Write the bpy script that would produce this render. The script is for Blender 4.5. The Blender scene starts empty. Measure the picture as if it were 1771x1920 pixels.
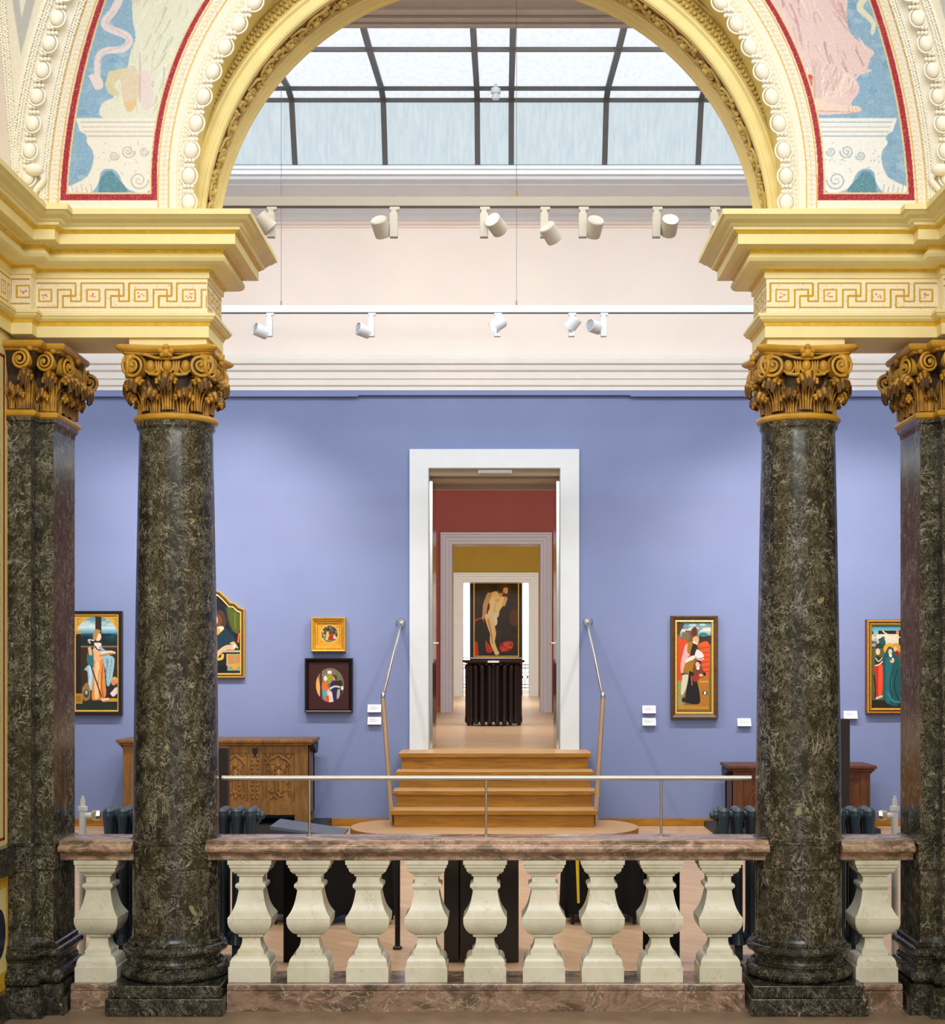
import bpy, math, random
import numpy as np
from mathutils import Vector, Matrix

PI = math.pi
random.seed(7)
np.random.seed(7)
S = bpy.context.scene
COL = S.collection

# ------------------------------------------------------------------ camera
F, VX, HY = 2800.0, 940.0, 1240.0            # focal length and vanishing point in pixels of the 1771 x 1920 frame
CAMY, CAMZ = -8.6, 1.97
cd = bpy.data.cameras.new('camera')
cd.sensor_fit = 'HORIZONTAL'; cd.sensor_width = 36.0
cd.lens = F / 1771 * 36.0
cd.shift_x = -(VX - 885.5) / 1771
cd.shift_y = (HY - 960.0) / 1771
cd.clip_end = 200
cam = bpy.data.objects.new('camera', cd); COL.objects.link(cam)
cam.location = (0, CAMY, CAMZ); cam.rotation_euler = (PI / 2, 0, 0)
S.camera = cam

# ------------------------------------------------------------------ view, world, lights
S.view_settings.view_transform = 'Standard'
S.view_settings.look = 'None'
S.view_settings.exposure = 0.0
S.view_settings.gamma = 1.0
S.view_settings.use_curve_mapping = False
S.cycles.max_bounces = 8
S.cycles.diffuse_bounces = 5
S.cycles.glossy_bounces = 3
S.cycles.sample_clamp_indirect = 6.0

W = bpy.data.worlds.new('sky'); S.world = W; W.use_nodes = True
bg = W.node_tree.nodes['Background']
bg.inputs[0].default_value = (0.98, 0.99, 1.0, 1); bg.inputs[1].default_value = 0.50

def area(name, loc, target, sx, sy, watts, col=(1, 1, 1)):
    l = bpy.data.lights.new(name, 'AREA'); l.shape = 'RECTANGLE'; l.size = sx; l.size_y = sy
    l.energy = watts; l.color = col
    o = bpy.data.objects.new(name, l); COL.objects.link(o); o.location = loc
    o.rotation_euler = (Vector(target) - Vector(loc)).to_track_quat('-Z', 'Y').to_euler()
    return o
area('hall_front_light', (0.0, -10.5, 7.8), (0.0, -0.5, 2.6), 8.0, 5.0, 960, (1.0, 0.995, 0.99))  # unseen hall light, set behind the camera to light the loggia from the front
area('skylight_daylight', (0.0, 3.75, 7.27), (0.0, 7.2, 1.6), 9.5, 0.5, 200, (0.97, 0.985, 1.0))
area('gallery_fill', (0.0, 1.2, 6.95), (0.0, 1.6, 0.0), 8.0, 1.2, 200, (1.0, 0.97, 0.94))  # added fill above the gallery, out of view; no known fitting there
area('red_room_light', (0.0, 13.5, 5.9), (0.0, 15.5, 1.0), 5.0, 5.0, 520, (1.0, 0.96, 0.92))
area('ochre_room_light', (0.0, 26.5, 5.9), (0.0, 28.0, 1.0), 5.0, 6.0, 640, (1.0, 0.97, 0.92))
area('end_room_light', (0.0, 35.2, 5.4), (0.0, 36.5, 1.6), 4.0, 1.5, 320, (1.0, 0.98, 0.95))

# ------------------------------------------------------------------ coordinates
def wx(px, Y): return (px - VX) * (Y - CAMY) / F
def wz(py, Y): return CAMZ - (py - HY) * (Y - CAMY) / F
def pt(px, py, d): return Vector(((px - VX) * d / F, d + CAMY, CAMZ - (py - HY) * d / F))
XC = -0.0825                                  # axis of the loggia

# ------------------------------------------------------------------ materials
def lin(c):
    c = c / 255.0
    return c / 12.92 if c <= 0.04045 else ((c + 0.055) / 1.055) ** 2.4
def rgb(r, g, b): return (lin(r), lin(g), lin(b), 1.0)

class NT:
    def __init__(s, name):
        s.m = bpy.data.materials.new(name); s.m.use_nodes = True
        s.t = s.m.node_tree; s.b = s.t.nodes['Principled BSDF']
    def n(s, kind, **kw):
        nd = s.t.nodes.new(kind)
        for k, v in kw.items():
            if k[0] == '_': setattr(nd, k[1:], v)
            else: nd.inputs[k.replace('__', ' ')].default_value = v
        return nd
    def l(s, a, b): s.t.links.new(a, b)
    def pos(s, scale=(1, 1, 1), rot=(0, 0, 0)):
        g = s.n('ShaderNodeNewGeometry'); mp = s.n('ShaderNodeMapping')
        mp.inputs['Scale'].default_value = scale; mp.inputs['Rotation'].default_value = rot
        s.l(g.outputs['Position'], mp.inputs['Vector']); return mp.outputs[0]
    def noise(s, vec, scale, detail=4, rough=0.55, dist=0.0):
        nd = s.n('ShaderNodeTexNoise', Scale=scale, Detail=detail, Roughness=rough, Distortion=dist)
        s.l(vec, nd.inputs['Vector']); return nd.outputs['Fac']
    def ramp(s, fac, stops):
        r = s.n('ShaderNodeValToRGB'); e = r.color_ramp.elements
        while len(e) > 1: e.remove(e[-1])
        for i, (p, c) in enumerate(stops):
            if i == 0: e[0].position = p; e[0].color = c
            else:
                q = e.new(p); q.color = c
        s.l(fac, r.inputs[0]); return r.outputs[0]
    def mix(s, fac, a, b, blend='MIX'):
        m = s.n('ShaderNodeMix', _data_type='RGBA', _blend_type=blend)
        for val, sock in ((fac, 0), (a, 6), (b, 7)):
            if isinstance(val, (float, int)): m.inputs[sock].default_value = val
            elif isinstance(val, tuple): m.inputs[sock].default_value = val
            else: s.l(val, m.inputs[sock])
        return m.outputs[2]
    def math(s, op, a, b=None):
        m = s.n('ShaderNodeMath', _operation=op)
        for i, v in enumerate((a, b)):
            if v is None: continue
            if isinstance(v, (float, int)): m.inputs[i].default_value = v
            else: s.l(v, m.inputs[i])
        return m.outputs[0]
    def ridge(s, fac, w):
        a = s.math('ABSOLUTE', s.math('SUBTRACT', fac, 0.5))
        return s.math('SUBTRACT', 1.0, s.math('MINIMUM', s.math('DIVIDE', a, w), 1.0))
    def bump(s, h, strength, dist=0.01):
        b = s.n('ShaderNodeBump', Strength=strength, Distance=dist)
        s.l(h, b.inputs['Height']); s.l(b.outputs[0], s.b.inputs['Normal'])
    def done(s, col=None, rough=0.5, metal=0.0, spec=0.5):
        if col is not None:
            if isinstance(col, tuple): s.b.inputs['Base Color'].default_value = col
            else: s.l(col, s.b.inputs['Base Color'])
        s.b.inputs['Roughness'].default_value = rough
        s.b.inputs['Metallic'].default_value = metal
        s.b.inputs['Specular IOR Level'].default_value = spec
        return s.m

def plain(name, c, rough=0.55, metal=0.0, var=0.06, scale=6.0, bump=0.0, spec=0.4):
    t = NT(name); p = t.pos(); f = t.noise(p, scale, 5)
    a = tuple(max(0, v * (1 - var)) for v in c[:3]) + (1,)
    b = tuple(min(1, v * (1 + var)) for v in c[:3]) + (1,)
    col = t.ramp(f, [(0.3, a), (0.7, b)])
    if bump: t.bump(t.noise(p, scale * 12, 3), bump, 0.004)
    return t.done(col, rough, metal, spec)

def dark_marble(name, base, base2, vein, vein2):
    t = NT(name); p = t.pos((1, 1, 0.85))
    body = t.ramp(t.noise(p, 7.0, 6, 0.7, 0.8), [(0.35, base), (0.70, base2)])
    v1 = t.ridge(t.noise(p, 6.0, 4, 0.62, 2.6), 0.022)
    v2 = t.ridge(t.noise(p, 17.0, 2.5, 0.6, 2.2), 0.05)
    v3 = t.ridge(t.noise(p, 30.0, 2.5, 0.6, 2.0), 0.06)
    d1 = t.ramp(t.noise(p, 5.0, 4, 0.6), [(0.44, (0, 0, 0, 1)), (0.58, (1, 1, 1, 1))])
    d2 = t.ramp(t.noise(p, 21.0, 3, 0.6), [(0.44, (0.0, 0.0, 0.0, 1)), (0.6, (1, 1, 1, 1))])
    d3 = t.ramp(t.noise(p, 8.0, 4, 0.6, 1.0), [(0.42, (0.05, 0.05, 0.05, 1)), (0.60, (1, 1, 1, 1))])
    f = t.math('MAXIMUM', t.math('MULTIPLY', v1, t.math('MULTIPLY', d1, 0.95)), t.math('MULTIPLY', v2, t.math('MULTIPLY', d2, 0.8)))
    f = t.math('MAXIMUM', f, t.math('MULTIPLY', v3, t.math('MULTIPLY', d3, 0.46)))
    vc = t.ramp(t.noise(p, 9.0, 3, 0.6), [(0.4, vein), (0.62, vein2)])
    col = t.mix(f, body, vc)
    spot = t.ramp(t.noise(p, 13.0, 2, 0.5, 0.8), [(0.71, (0, 0, 0, 1)), (0.74, (0.8, 0.8, 0.8, 1))])
    col = t.mix(spot, col, rgb(156, 150, 104))
    return t.done(col, 0.17, 0, 0.45)

def red_marble(name, k=1.0):
    t = NT(name); p = t.pos((0.55, 1, 1))
    b = t.ramp(t.noise(p, 5.5, 7, 0.68, 1.4), [(0.28, rgb(62 * k, 50 * k, 37 * k)), (0.44, rgb(104 * k, 85 * k, 66 * k)), (0.55, rgb(158 * k, 128 * k, 110 * k)), (0.64, rgb(124 * k, 108 * k, 86 * k)), (0.78, rgb(160 * k, 145 * k, 122 * k))])
    v = t.ridge(t.noise(p, 6.5, 5, 0.6, 1.5), 0.012)
    g = t.ramp(t.noise(p, 26, 4, 0.7), [(0.42, (0, 0, 0, 1)), (0.7, (0.5, 0.5, 0.5, 1))])
    c = t.mix(g, b, rgb(80, 62, 48)); c = t.mix(t.math('MULTIPLY', v, 0.6), c, rgb(226, 206, 180))
    return t.done(c, 0.2, 0, 0.5)

def cream_marble(name):
    t = NT(name); p = t.pos()
    b = t.ramp(t.noise(p, 3.5, 5, 0.6, 0.6), [(0.3, rgb(198, 194, 170)), (0.6, rgb(222, 219, 200)), (0.8, rgb(206, 197, 158))])
    v = t.ridge(t.noise(p, 6.0, 6, 0.62, 1.8), 0.012)
    m = t.ramp(t.noise(p, 9, 3), [(0.48, (0, 0, 0, 1)), (0.66, (1, 1, 1, 1))])
    c = t.mix(t.math('MULTIPLY', t.math('MULTIPLY', v, m), 0.7), b, rgb(120, 112, 92))
    return t.done(c, 0.28, 0, 0.45)

def wood(name, c1, c2, scale=(1.2, 14, 14), rough=0.45):
    t = NT(name); p = t.pos(scale)
    f = t.noise(p, 2.2, 6, 0.62, 0.9); w = t.noise(t.pos((scale[0] * 2, scale[1] * 3, scale[2] * 3)), 3, 3)
    c = t.ramp(f, [(0.3, c1), (0.7, c2)])
    c = t.mix(t.math('MULTIPLY', w, 0.35), c, c1)
    return t.done(c, rough, 0, 0.35)

def parquet(name, tones, bw, bh, rot):
    t = NT(name); p = t.pos((1, 1, 1), (0, 0, rot))
    br = t.n('ShaderNodeTexBrick', Scale=1.0, Mortar__Size=0.0025, Brick__Width=bw, Row__Height=bh, Bias=0.0)
    br.inputs['Color1'].default_value = tones[0]; br.inputs['Color2'].default_value = tones[1]; br.inputs['Mortar'].default_value = tones[2]
    br.offset = 0.5; t.l(p, br.inputs['Vector'])
    f = t.noise(t.pos((3, 22, 1), (0, 0, rot)), 2.0, 5, 0.6)
    c = t.mix(0.35, br.outputs['Color'], t.ramp(f, [(0.3, tones[0]), (0.7, tones[1])]))
    return t.done(c, 0.36, 0, 0.4)

M = {}
M['marble'] = dark_marble('dark_marble', rgb(30, 26, 20), rgb(52, 46, 35), rgb(142, 136, 110), rgb(178, 174, 154))
M['marble_black'] = dark_marble('black_marble', rgb(20, 19, 17), rgb(38, 35, 29), rgb(110, 108, 92), rgb(144, 140, 120))
M['red_marble'] = red_marble('red_marble')
M['rail_marble'] = red_marble('rail_marble', 1.22)
M['cream_marble'] = cream_marble('cream_marble')
M['cream'] = plain('cream_yellow_plaster', rgb(241, 226, 164), 0.5, var=0.05, scale=5)
M['frieze'] = plain('pale_frieze_plaster', rgb(246, 236, 206), 0.55, var=0.04)
M['ochre'] = plain('gilded_ochre_line', rgb(230, 186, 48), 0.42, var=0.14, scale=22)
M['ivory'] = plain('ivory_stucco', rgb(246, 242, 230), 0.6, var=0.05, scale=9)
M['arch'] = plain('arch_plaster', rgb(234, 216, 148), 0.5, var=0.07, scale=4)
M['carve'] = plain('arch_carving', rgb(206, 180, 104), 0.5, var=0.18, scale=20)
M['carve_ground'] = plain('carving_ground', rgb(176, 134, 96), 0.6, var=0.2, scale=16)
M['olive'] = plain('olive_lunette', rgb(112, 106, 74), 0.6, var=0.08)
def gilt():
    t = NT('gilded_capital'); p = t.pos()
    f = t.noise(p, 9, 3, 0.55)
    c = t.ramp(f, [(0.34, rgb(120, 82, 28)), (0.48, rgb(174, 124, 34)), (0.62, rgb(204, 150, 46)), (0.85, rgb(218, 174, 82))])
    g = t.ramp(t.noise(p, 40, 3, 0.6), [(0.30, rgb(96, 64, 26)), (0.48, (1, 1, 1, 1))])
    c = t.mix(0.5, c, g, 'MULTIPLY')
    return t.done(c, 0.38, 0.0, 0.5)
M['gilt'] = gilt()
M['bronze'] = plain('bronzed_leaf_ground', rgb(104, 72, 30), 0.45, var=0.3, scale=16)
M['gilt_dark'] = plain('brown_capital_ground', rgb(58, 40, 22), 0.5, var=0.3, scale=24)
M['gilt_shine'] = plain('gilded_moulding', rgb(194, 146, 50), 0.34, var=0.2, scale=10)
def bluewall():
    t = NT('blue_wall_paint'); p = t.pos()
    c = t.ramp(t.noise(p, 1.2, 4), [(0.3, rgb(122, 136, 178)), (0.7, rgb(128, 142, 184))])
    t.bump(t.noise(p, 30, 4), 0.12, 0.004)
    return t.done(c, 0.55, 0, 0.3)
M['blue'] = bluewall()
M['rose'] = plain('rose_white_wall', rgb(238, 226, 216), 0.6, var=0.02, scale=1.5)
M['white'] = plain('white_plaster', rgb(230, 226, 218), 0.55, var=0.02)
M['coolwhite'] = plain('cool_white_paint', rgb(232, 238, 242), 0.45, var=0.02)
M['doorwhite'] = plain('door_frame_paint', rgb(222, 229, 232), 0.4, var=0.02)
M['lilac'] = plain('lilac_white_frame', rgb(206, 206, 214), 0.4, var=0.03)
M['red'] = plain('red_wall_paint', rgb(162, 80, 70), 0.6, var=0.06, scale=1.5)
M['ochrewall'] = plain('ochre_wall_paint', rgb(172, 140, 24), 0.6, var=0.06, scale=1.5)
M['greybrown'] = plain('taupe_soffit', rgb(190, 176, 164), 0.6, var=0.05)
M['taupe'] = plain('taupe_lintel', rgb(176, 160, 134), 0.5, var=0.04)
M['bar'] = plain('skylight_bar_grey', rgb(84, 82, 80), 0.45, var=0.06)
M['track_skylit'] = plain('track_skylit_blue', rgb(204, 217, 226), 0.4, var=0.02)  # rear track: skylight tint put into the body colour
M['track_body'] = plain('track_shaded', rgb(166, 160, 146), 0.4, var=0.02)  # front track hangs against the light: its shade put into the body colour
M['track'] = plain('track_white_metal', rgb(208, 213, 216), 0.4, var=0.02)
M['shaded_grey'] = plain('shaded_grey_metal', rgb(192, 187, 174), 0.4, var=0.03)  # unlit near side of the front spotlights put into the grey; slide rail shares it
M['cap_grey'] = plain('lamp_back_cap', rgb(190, 188, 180), 0.45, var=0.03)
M['steel'] = plain('brushed_steel', rgb(206, 200, 186), 0.28, 1.0, var=0.06, scale=14)
M['chrome'] = plain('polished_steel', rgb(214, 212, 206), 0.18, 1.0, var=0.04)
M['iron'] = plain('blue_grey_radiator_paint', rgb(52, 66, 76), 0.32, var=0.1, scale=8)
M['iron_black'] = plain('black_radiator_paint', rgb(36, 30, 28), 0.35, var=0.12, scale=8)
M['whitepipe'] = plain('white_pipe_paint', rgb(228, 226, 220), 0.35, var=0.03)
M['black'] = plain('black_cloth', rgb(24, 22, 22), 0.85, var=0.15, scale=12, bump=0.3, spec=0.15)
M['brownboard'] = plain('dark_brown_board', rgb(50, 40, 34), 0.5, var=0.12, scale=3)
M['greyboard'] = plain('slate_board', rgb(86, 92, 106), 0.5, var=0.06)
M['slab'] = plain('dark_slab', rgb(40, 42, 46), 0.5, var=0.1)
M['oak'] = wood('oak_steps', rgb(136, 88, 18), rgb(186, 132, 40))
M['oak_light'] = wood('oak_tread_top', rgb(206, 158, 100), rgb(228, 184, 130))
M['chest'] = wood('carved_oak', rgb(92, 62, 28), rgb(158, 114, 56), (6, 6, 1.2))
M['chest_dark'] = wood('old_walnut', rgb(72, 40, 20), rgb(116, 68, 36), (6, 6, 1.2))
M['floor'] = parquet('oak_parquet', (rgb(224, 188, 150), rgb(206, 166, 126), rgb(140, 104, 74)), 0.62, 0.125, PI / 4)
M['floor_up'] = parquet('oak_strip_floor', (rgb(200, 172, 138), rgb(180, 148, 112), rgb(132, 104, 76)), 0.5, 0.14, 0.0)
M['stone'] = plain('hall_stone_floor', rgb(138, 116, 96), 0.4, var=0.18, scale=7)
M['gold'] = plain('gold_frame', rgb(206, 156, 52), 0.32, 0.35, var=0.18, scale=30)
M['gold_bright'] = plain('bright_gold_moulding', rgb(234, 196, 96), 0.3, 0.3, var=0.12, scale=30)
M['frame_black'] = plain('black_frame', rgb(28, 22, 24), 0.32, var=0.2, scale=14)
M['frame_maroon'] = plain('maroon_frame', rgb(62, 24, 24), 0.34, var=0.2, scale=10)
M['frame_brown'] = plain('brown_frame', rgb(84, 62, 36), 0.4, var=0.22, scale=20)
M['frame_rust'] = plain('rust_frame', rgb(112, 52, 22), 0.4, var=0.22, scale=20)
M['card'] = plain('white_card', rgb(240, 240, 244), 0.6, var=0.01)
M['ink'] = plain('grey_ink', rgb(178, 178, 186), 0.7, var=0.02)
M['wine'] = plain('wine_red_line', rgb(150, 50, 40), 0.6, var=0.1, scale=20)
M['brass'] = plain('brass', rgb(160, 124, 60), 0.3, 0.8, var=0.05)
M['navy'] = plain('navy_panel_side', rgb(24, 34, 62), 0.5, var=0.06)
M['yellow'] = plain('yellow_strip', rgb(214, 184, 30), 0.5, var=0.03)
def emis(name, c, s):
    t = NT(name); t.b.inputs['Emission Color'].default_value = c; t.b.inputs['Emission Strength'].default_value = s
    return t.done((0.8, 0.8, 0.8, 1), 0.4)
def skyglass(name, c1, c2, s):
    # daylight coming through obscured glass, streaked down the panes
    t = NT(name); f = t.noise(t.pos((9, 3, 0.7)), 3.0, 5, 0.6, 0.4)
    g = t.n('ShaderNodeNewGeometry'); sp = t.n('ShaderNodeSeparateXYZ'); t.l(g.outputs['Position'], sp.inputs[0])
    c = t.ramp(f, [(0.35, c1), (0.65, c2)])
    t.l(c, t.b.inputs['Emission Color']); t.b.inputs['Emission Strength'].default_value = s
    return t.done(rgb(70, 74, 78), 0.5)
M['lens'] = emis('lit_lens', (1, 0.97, 0.92, 1), 4.0)
M['lens_dim'] = emis('unlit_lens', (1, 0.97, 0.92, 1), 0.0)
M['glass_side'] = skyglass('skylight_side_glass', rgb(198, 214, 222), rgb(216, 229, 234), 0.90)
M['glass_top'] = skyglass('skylight_top_glass', rgb(226, 234, 244), rgb(246, 249, 252), 1.0)
M['daylight'] = emis('window_daylight', (0.95, 0.98, 1, 1), 1.5)
def clear_glass():
    t = NT('clear_glass'); t.b.inputs['Transmission Weight'].default_value = 1.0
    t.b.inputs['IOR'].default_value = 1.3
    return t.done((0.92, 0.97, 0.98, 1), 0.02)
M['glass'] = clear_glass()
def painted(name, rough=0.45, spec=0.3):
    t = NT(name); a = t.n('ShaderNodeAttribute', _attribute_name='Col')
    f = t.noise(t.pos(), 60, 3)
    c = t.mix(0.12, a.outputs['Color'], t.ramp(f, [(0.2, (0.35, 0.35, 0.35, 1)), (0.8, (1, 1, 1, 1))]), 'MULTIPLY')
    return t.done(c, rough, 0, spec)
M['paint'] = painted('oil_paint', 0.4, 0.3)
M['fresco'] = painted('fresco_paint', 0.75, 0.15)

# ------------------------------------------------------------------ object helpers
def tag(o, label=None, cat=None, group=None, kind=None):
    if label: o['label'] = label
    if cat: o['category'] = cat
    if group: o['group'] = group
    if kind: o['kind'] = kind
    return o
def thing(name, label, cat, loc=(0, 0, 0), group=None, kind=None):
    o = bpy.data.objects.new(name, None); COL.objects.link(o); o.location = loc
    o.empty_display_size = 0.1
    return tag(o, label, cat, group, kind)
def wloc(o):
    v = Vector((0, 0, 0))
    while o is not None: v += Vector(o.location); o = o.parent
    return v
def dup(root, loc, label=None, group=None):
    r = root.copy(); COL.objects.link(r); r.location = loc
    if label: r['label'] = label
    if group: r['group'] = group
    for ch in list(root.children):
        c = ch.copy(); COL.objects.link(c); c.parent = r
        for g in list(ch.children):
            d = g.copy(); COL.objects.link(d); d.parent = c
    return r

class MB:
    def __init__(s): s.v = []; s.f = []; s.m = []; s.s = []
    def add(s, vs, fs, mi=0, smooth=False):
        o = len(s.v); s.v += [tuple(v) for v in vs]
        for f in fs: s.f.append(tuple(i + o for i in f)); s.m.append(mi); s.s.append(smooth)
        return s
    def box(s, x0, x1, y0, y1, z0, z1, mi=0):
        x0, x1 = sorted((x0, x1)); y0, y1 = sorted((y0, y1)); z0, z1 = sorted((z0, z1))
        return s.add([(x0, y0, z0), (x1, y0, z0), (x1, y1, z0), (x0, y1, z0), (x0, y0, z1), (x1, y0, z1), (x1, y1, z1), (x0, y1, z1)],
                     [(0, 3, 2, 1), (4, 5, 6, 7), (0, 1, 5, 4), (1, 2, 6, 5), (2, 3, 7, 6), (3, 0, 4, 7)], mi)
    def tube(s, pts, r, n=10, mi=0, cap=True, smooth=True):
        pts = [Vector(p) for p in pts]; k = len(pts)
        rs = r if isinstance(r, (list, tuple)) else [r] * k
        vs = []; up = None
        for i, p in enumerate(pts):
            d = (pts[min(i + 1, k - 1)] - pts[max(i - 1, 0)]).normalized()
            if up is None:
                up = Vector((0, 0, 1)) if abs(d.z) < 0.9 else Vector((1, 0, 0))
            a = d.cross(up)
            if a.length < 1e-5: a = d.orthogonal()
            a.normalize(); b = a.cross(d).normalized(); up = b
            for j in range(n):
                t = 2 * PI * j / n
                vs.append(p + a * (math.cos(t) * rs[i]) + b * (math.sin(t) * rs[i]))
        fs = []
        for i in range(k - 1):
            for j in range(n):
                j2 = (j + 1) % n
                fs.append((i * n + j, i * n + j2, (i + 1) * n + j2, (i + 1) * n + j))
        s.add(vs, fs, mi, smooth)
        if cap:
            s.add(vs[:n], [tuple(range(n))], mi); s.add(vs[-n:], [tuple(reversed(range(n)))], mi)
        return s
    def lathe(s, prof, c, n=32, mi=0, smooth=True, caps=True, mis=None, rot=0.0, fx=1.0, fy=1.0):
        vs = []
        for r, z in prof:
            for j in range(n):
                t = 2 * PI * j / n + rot
                vs.append((c[0] + r * math.cos(t) * fx, c[1] + r * math.sin(t) * fy, c[2] + z))
        for i in range(len(prof) - 1):
            fs = [(i * n + j, i * n + (j + 1) % n, (i + 1) * n + (j + 1) % n, (i + 1) * n + j) for j in range(n)]
            o = len(s.v)
            s.add(vs[i * n:(i + 2) * n], [tuple(q - i * n for q in f) for f in fs], mis[i] if mis else mi, smooth)
        if caps:
            s.add(vs[:n], [tuple(reversed(range(n)))], mi); s.add(vs[-n:], [tuple(range(n))], mi)
        return s
    def sq(s, prof, c, mi=0):                 # square-plan turned shape: prof = (half width, z)
        q = math.sqrt(2)
        return s.lathe([(r * q, z) for r, z in prof], c, 4, mi, False, True, None, PI / 4)
    def ell(s, c, r, n=10, m=6, mi=0, R=None):
        vs = []; fs = []
        c = Vector(c)
        for i in range(m + 1):
            a = -PI / 2 + PI * i / m
            for j in range(n):
                b = 2 * PI * j / n
                v = Vector((r[0] * math.cos(a) * math.cos(b), r[1] * math.cos(a) * math.sin(b), r[2] * math.sin(a)))
                if R is not None: v = R @ v
                vs.append(c + v)
        for i in range(m):
            for j in range(n):
                fs.append((i * n + j, i * n + (j + 1) % n, (i + 1) * n + (j + 1) % n, (i + 1) * n + j))
        return s.add(vs, fs, mi, True)
    def prism(s, poly, axis, a, b, mi=0):     # extrude a 2D polygon along one axis: 'x' (y,z), 'y' (x,z), 'z' (x,y)
        def P(u, v, w):
            return (w, u, v) if axis == 'x' else ((u, w, v) if axis == 'y' else (u, v, w))
        n = len(poly)
        vs = [P(u, v, a) for u, v in poly] + [P(u, v, b) for u, v in poly]
        fs = [tuple(range(n)), tuple(range(2 * n - 1, n - 1, -1))]
        fs += [(i, i + n, (i + 1) % n + n, (i + 1) % n) for i in range(n)]
        return s.add(vs, fs, mi)
    def sweep(s, path, prof, mis=None, sgn=1, closed=False, plane='xy', smooth=None):
        """profile (offset outward, height) carried along a plan path with mitred corners"""
        n = len(path); P = [Vector((p[0], p[1])) for p in path]
        def nrm(a, b):
            d = (b - a).normalized(); return Vector((-d.y, d.x)) * sgn
        mit = []
        for i in range(n):
            if closed: na = nrm(P[i - 1], P[i]); nb = nrm(P[i], P[(i + 1) % n])
            else:
                na = nrm(P[i - 1], P[i]) if i > 0 else nrm(P[0], P[1])
                nb = nrm(P[i], P[i + 1]) if i < n - 1 else na
                if i == 0: na = nb
            mv = (na + nb); mv = mv / max(1e-6, (1 + na.dot(nb))); mit.append(mv)
        rows = []
        for (o, z) in prof:
            row = []
            for i in range(n):
                q = P[i] + mit[i] * o
                row.append((q.x, q.y, z) if plane == 'xy' else (q.x, z, q.y))
            rows.append(row)
        for k in range(len(prof) - 1):
            vs = rows[k] + rows[k + 1]
            m = n if closed else n - 1
            fs = [(i, (i + 1) % n, (i + 1) % n + n, i + n) for i in range(m)]
            s.add(vs, fs, mis[k] if mis else 0, smooth[k] if smooth else False)
        return s
    def build(s, name, mats, parent=None, bevel=0.0, origin=None, solid=0.0, seg=2, sharp=0.0):
        me = bpy.data.meshes.new(name)
        o = wloc(parent) if parent is not None else (Vector(origin) if origin is not None else Vector((0, 0, 0)))
        me.from_pydata([(v[0] - o.x, v[1] - o.y, v[2] - o.z) for v in s.v], [], s.f)
        mats = mats if isinstance(mats, (list, tuple)) else [mats]
        for m in mats: me.materials.append(m)
        me.polygons.foreach_set('material_index', s.m)
        me.polygons.foreach_set('use_smooth', [True] * len(s.s) if sharp else s.s)
        me.update()
        if sharp:
            me.validate(); me.set_sharp_from_angle(angle=sharp)
        ob = bpy.data.objects.new(name, me); COL.objects.link(ob)
        if parent is not None: ob.parent = parent
        elif origin is not None: ob.location = origin
        if bevel:
            b = ob.modifiers.new('bevel', 'BEVEL'); b.width = bevel; b.segments = seg; b.limit_method = 'ANGLE'; b.angle_limit = 0.6
        if solid:
            d = ob.modifiers.new('solid', 'SOLIDIFY'); d.thickness = solid; d.offset = 0
        return ob
def struct(name, mb, mats, **kw):
    o = mb.build(name, mats, **kw); o['kind'] = 'structure'; return o

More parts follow.
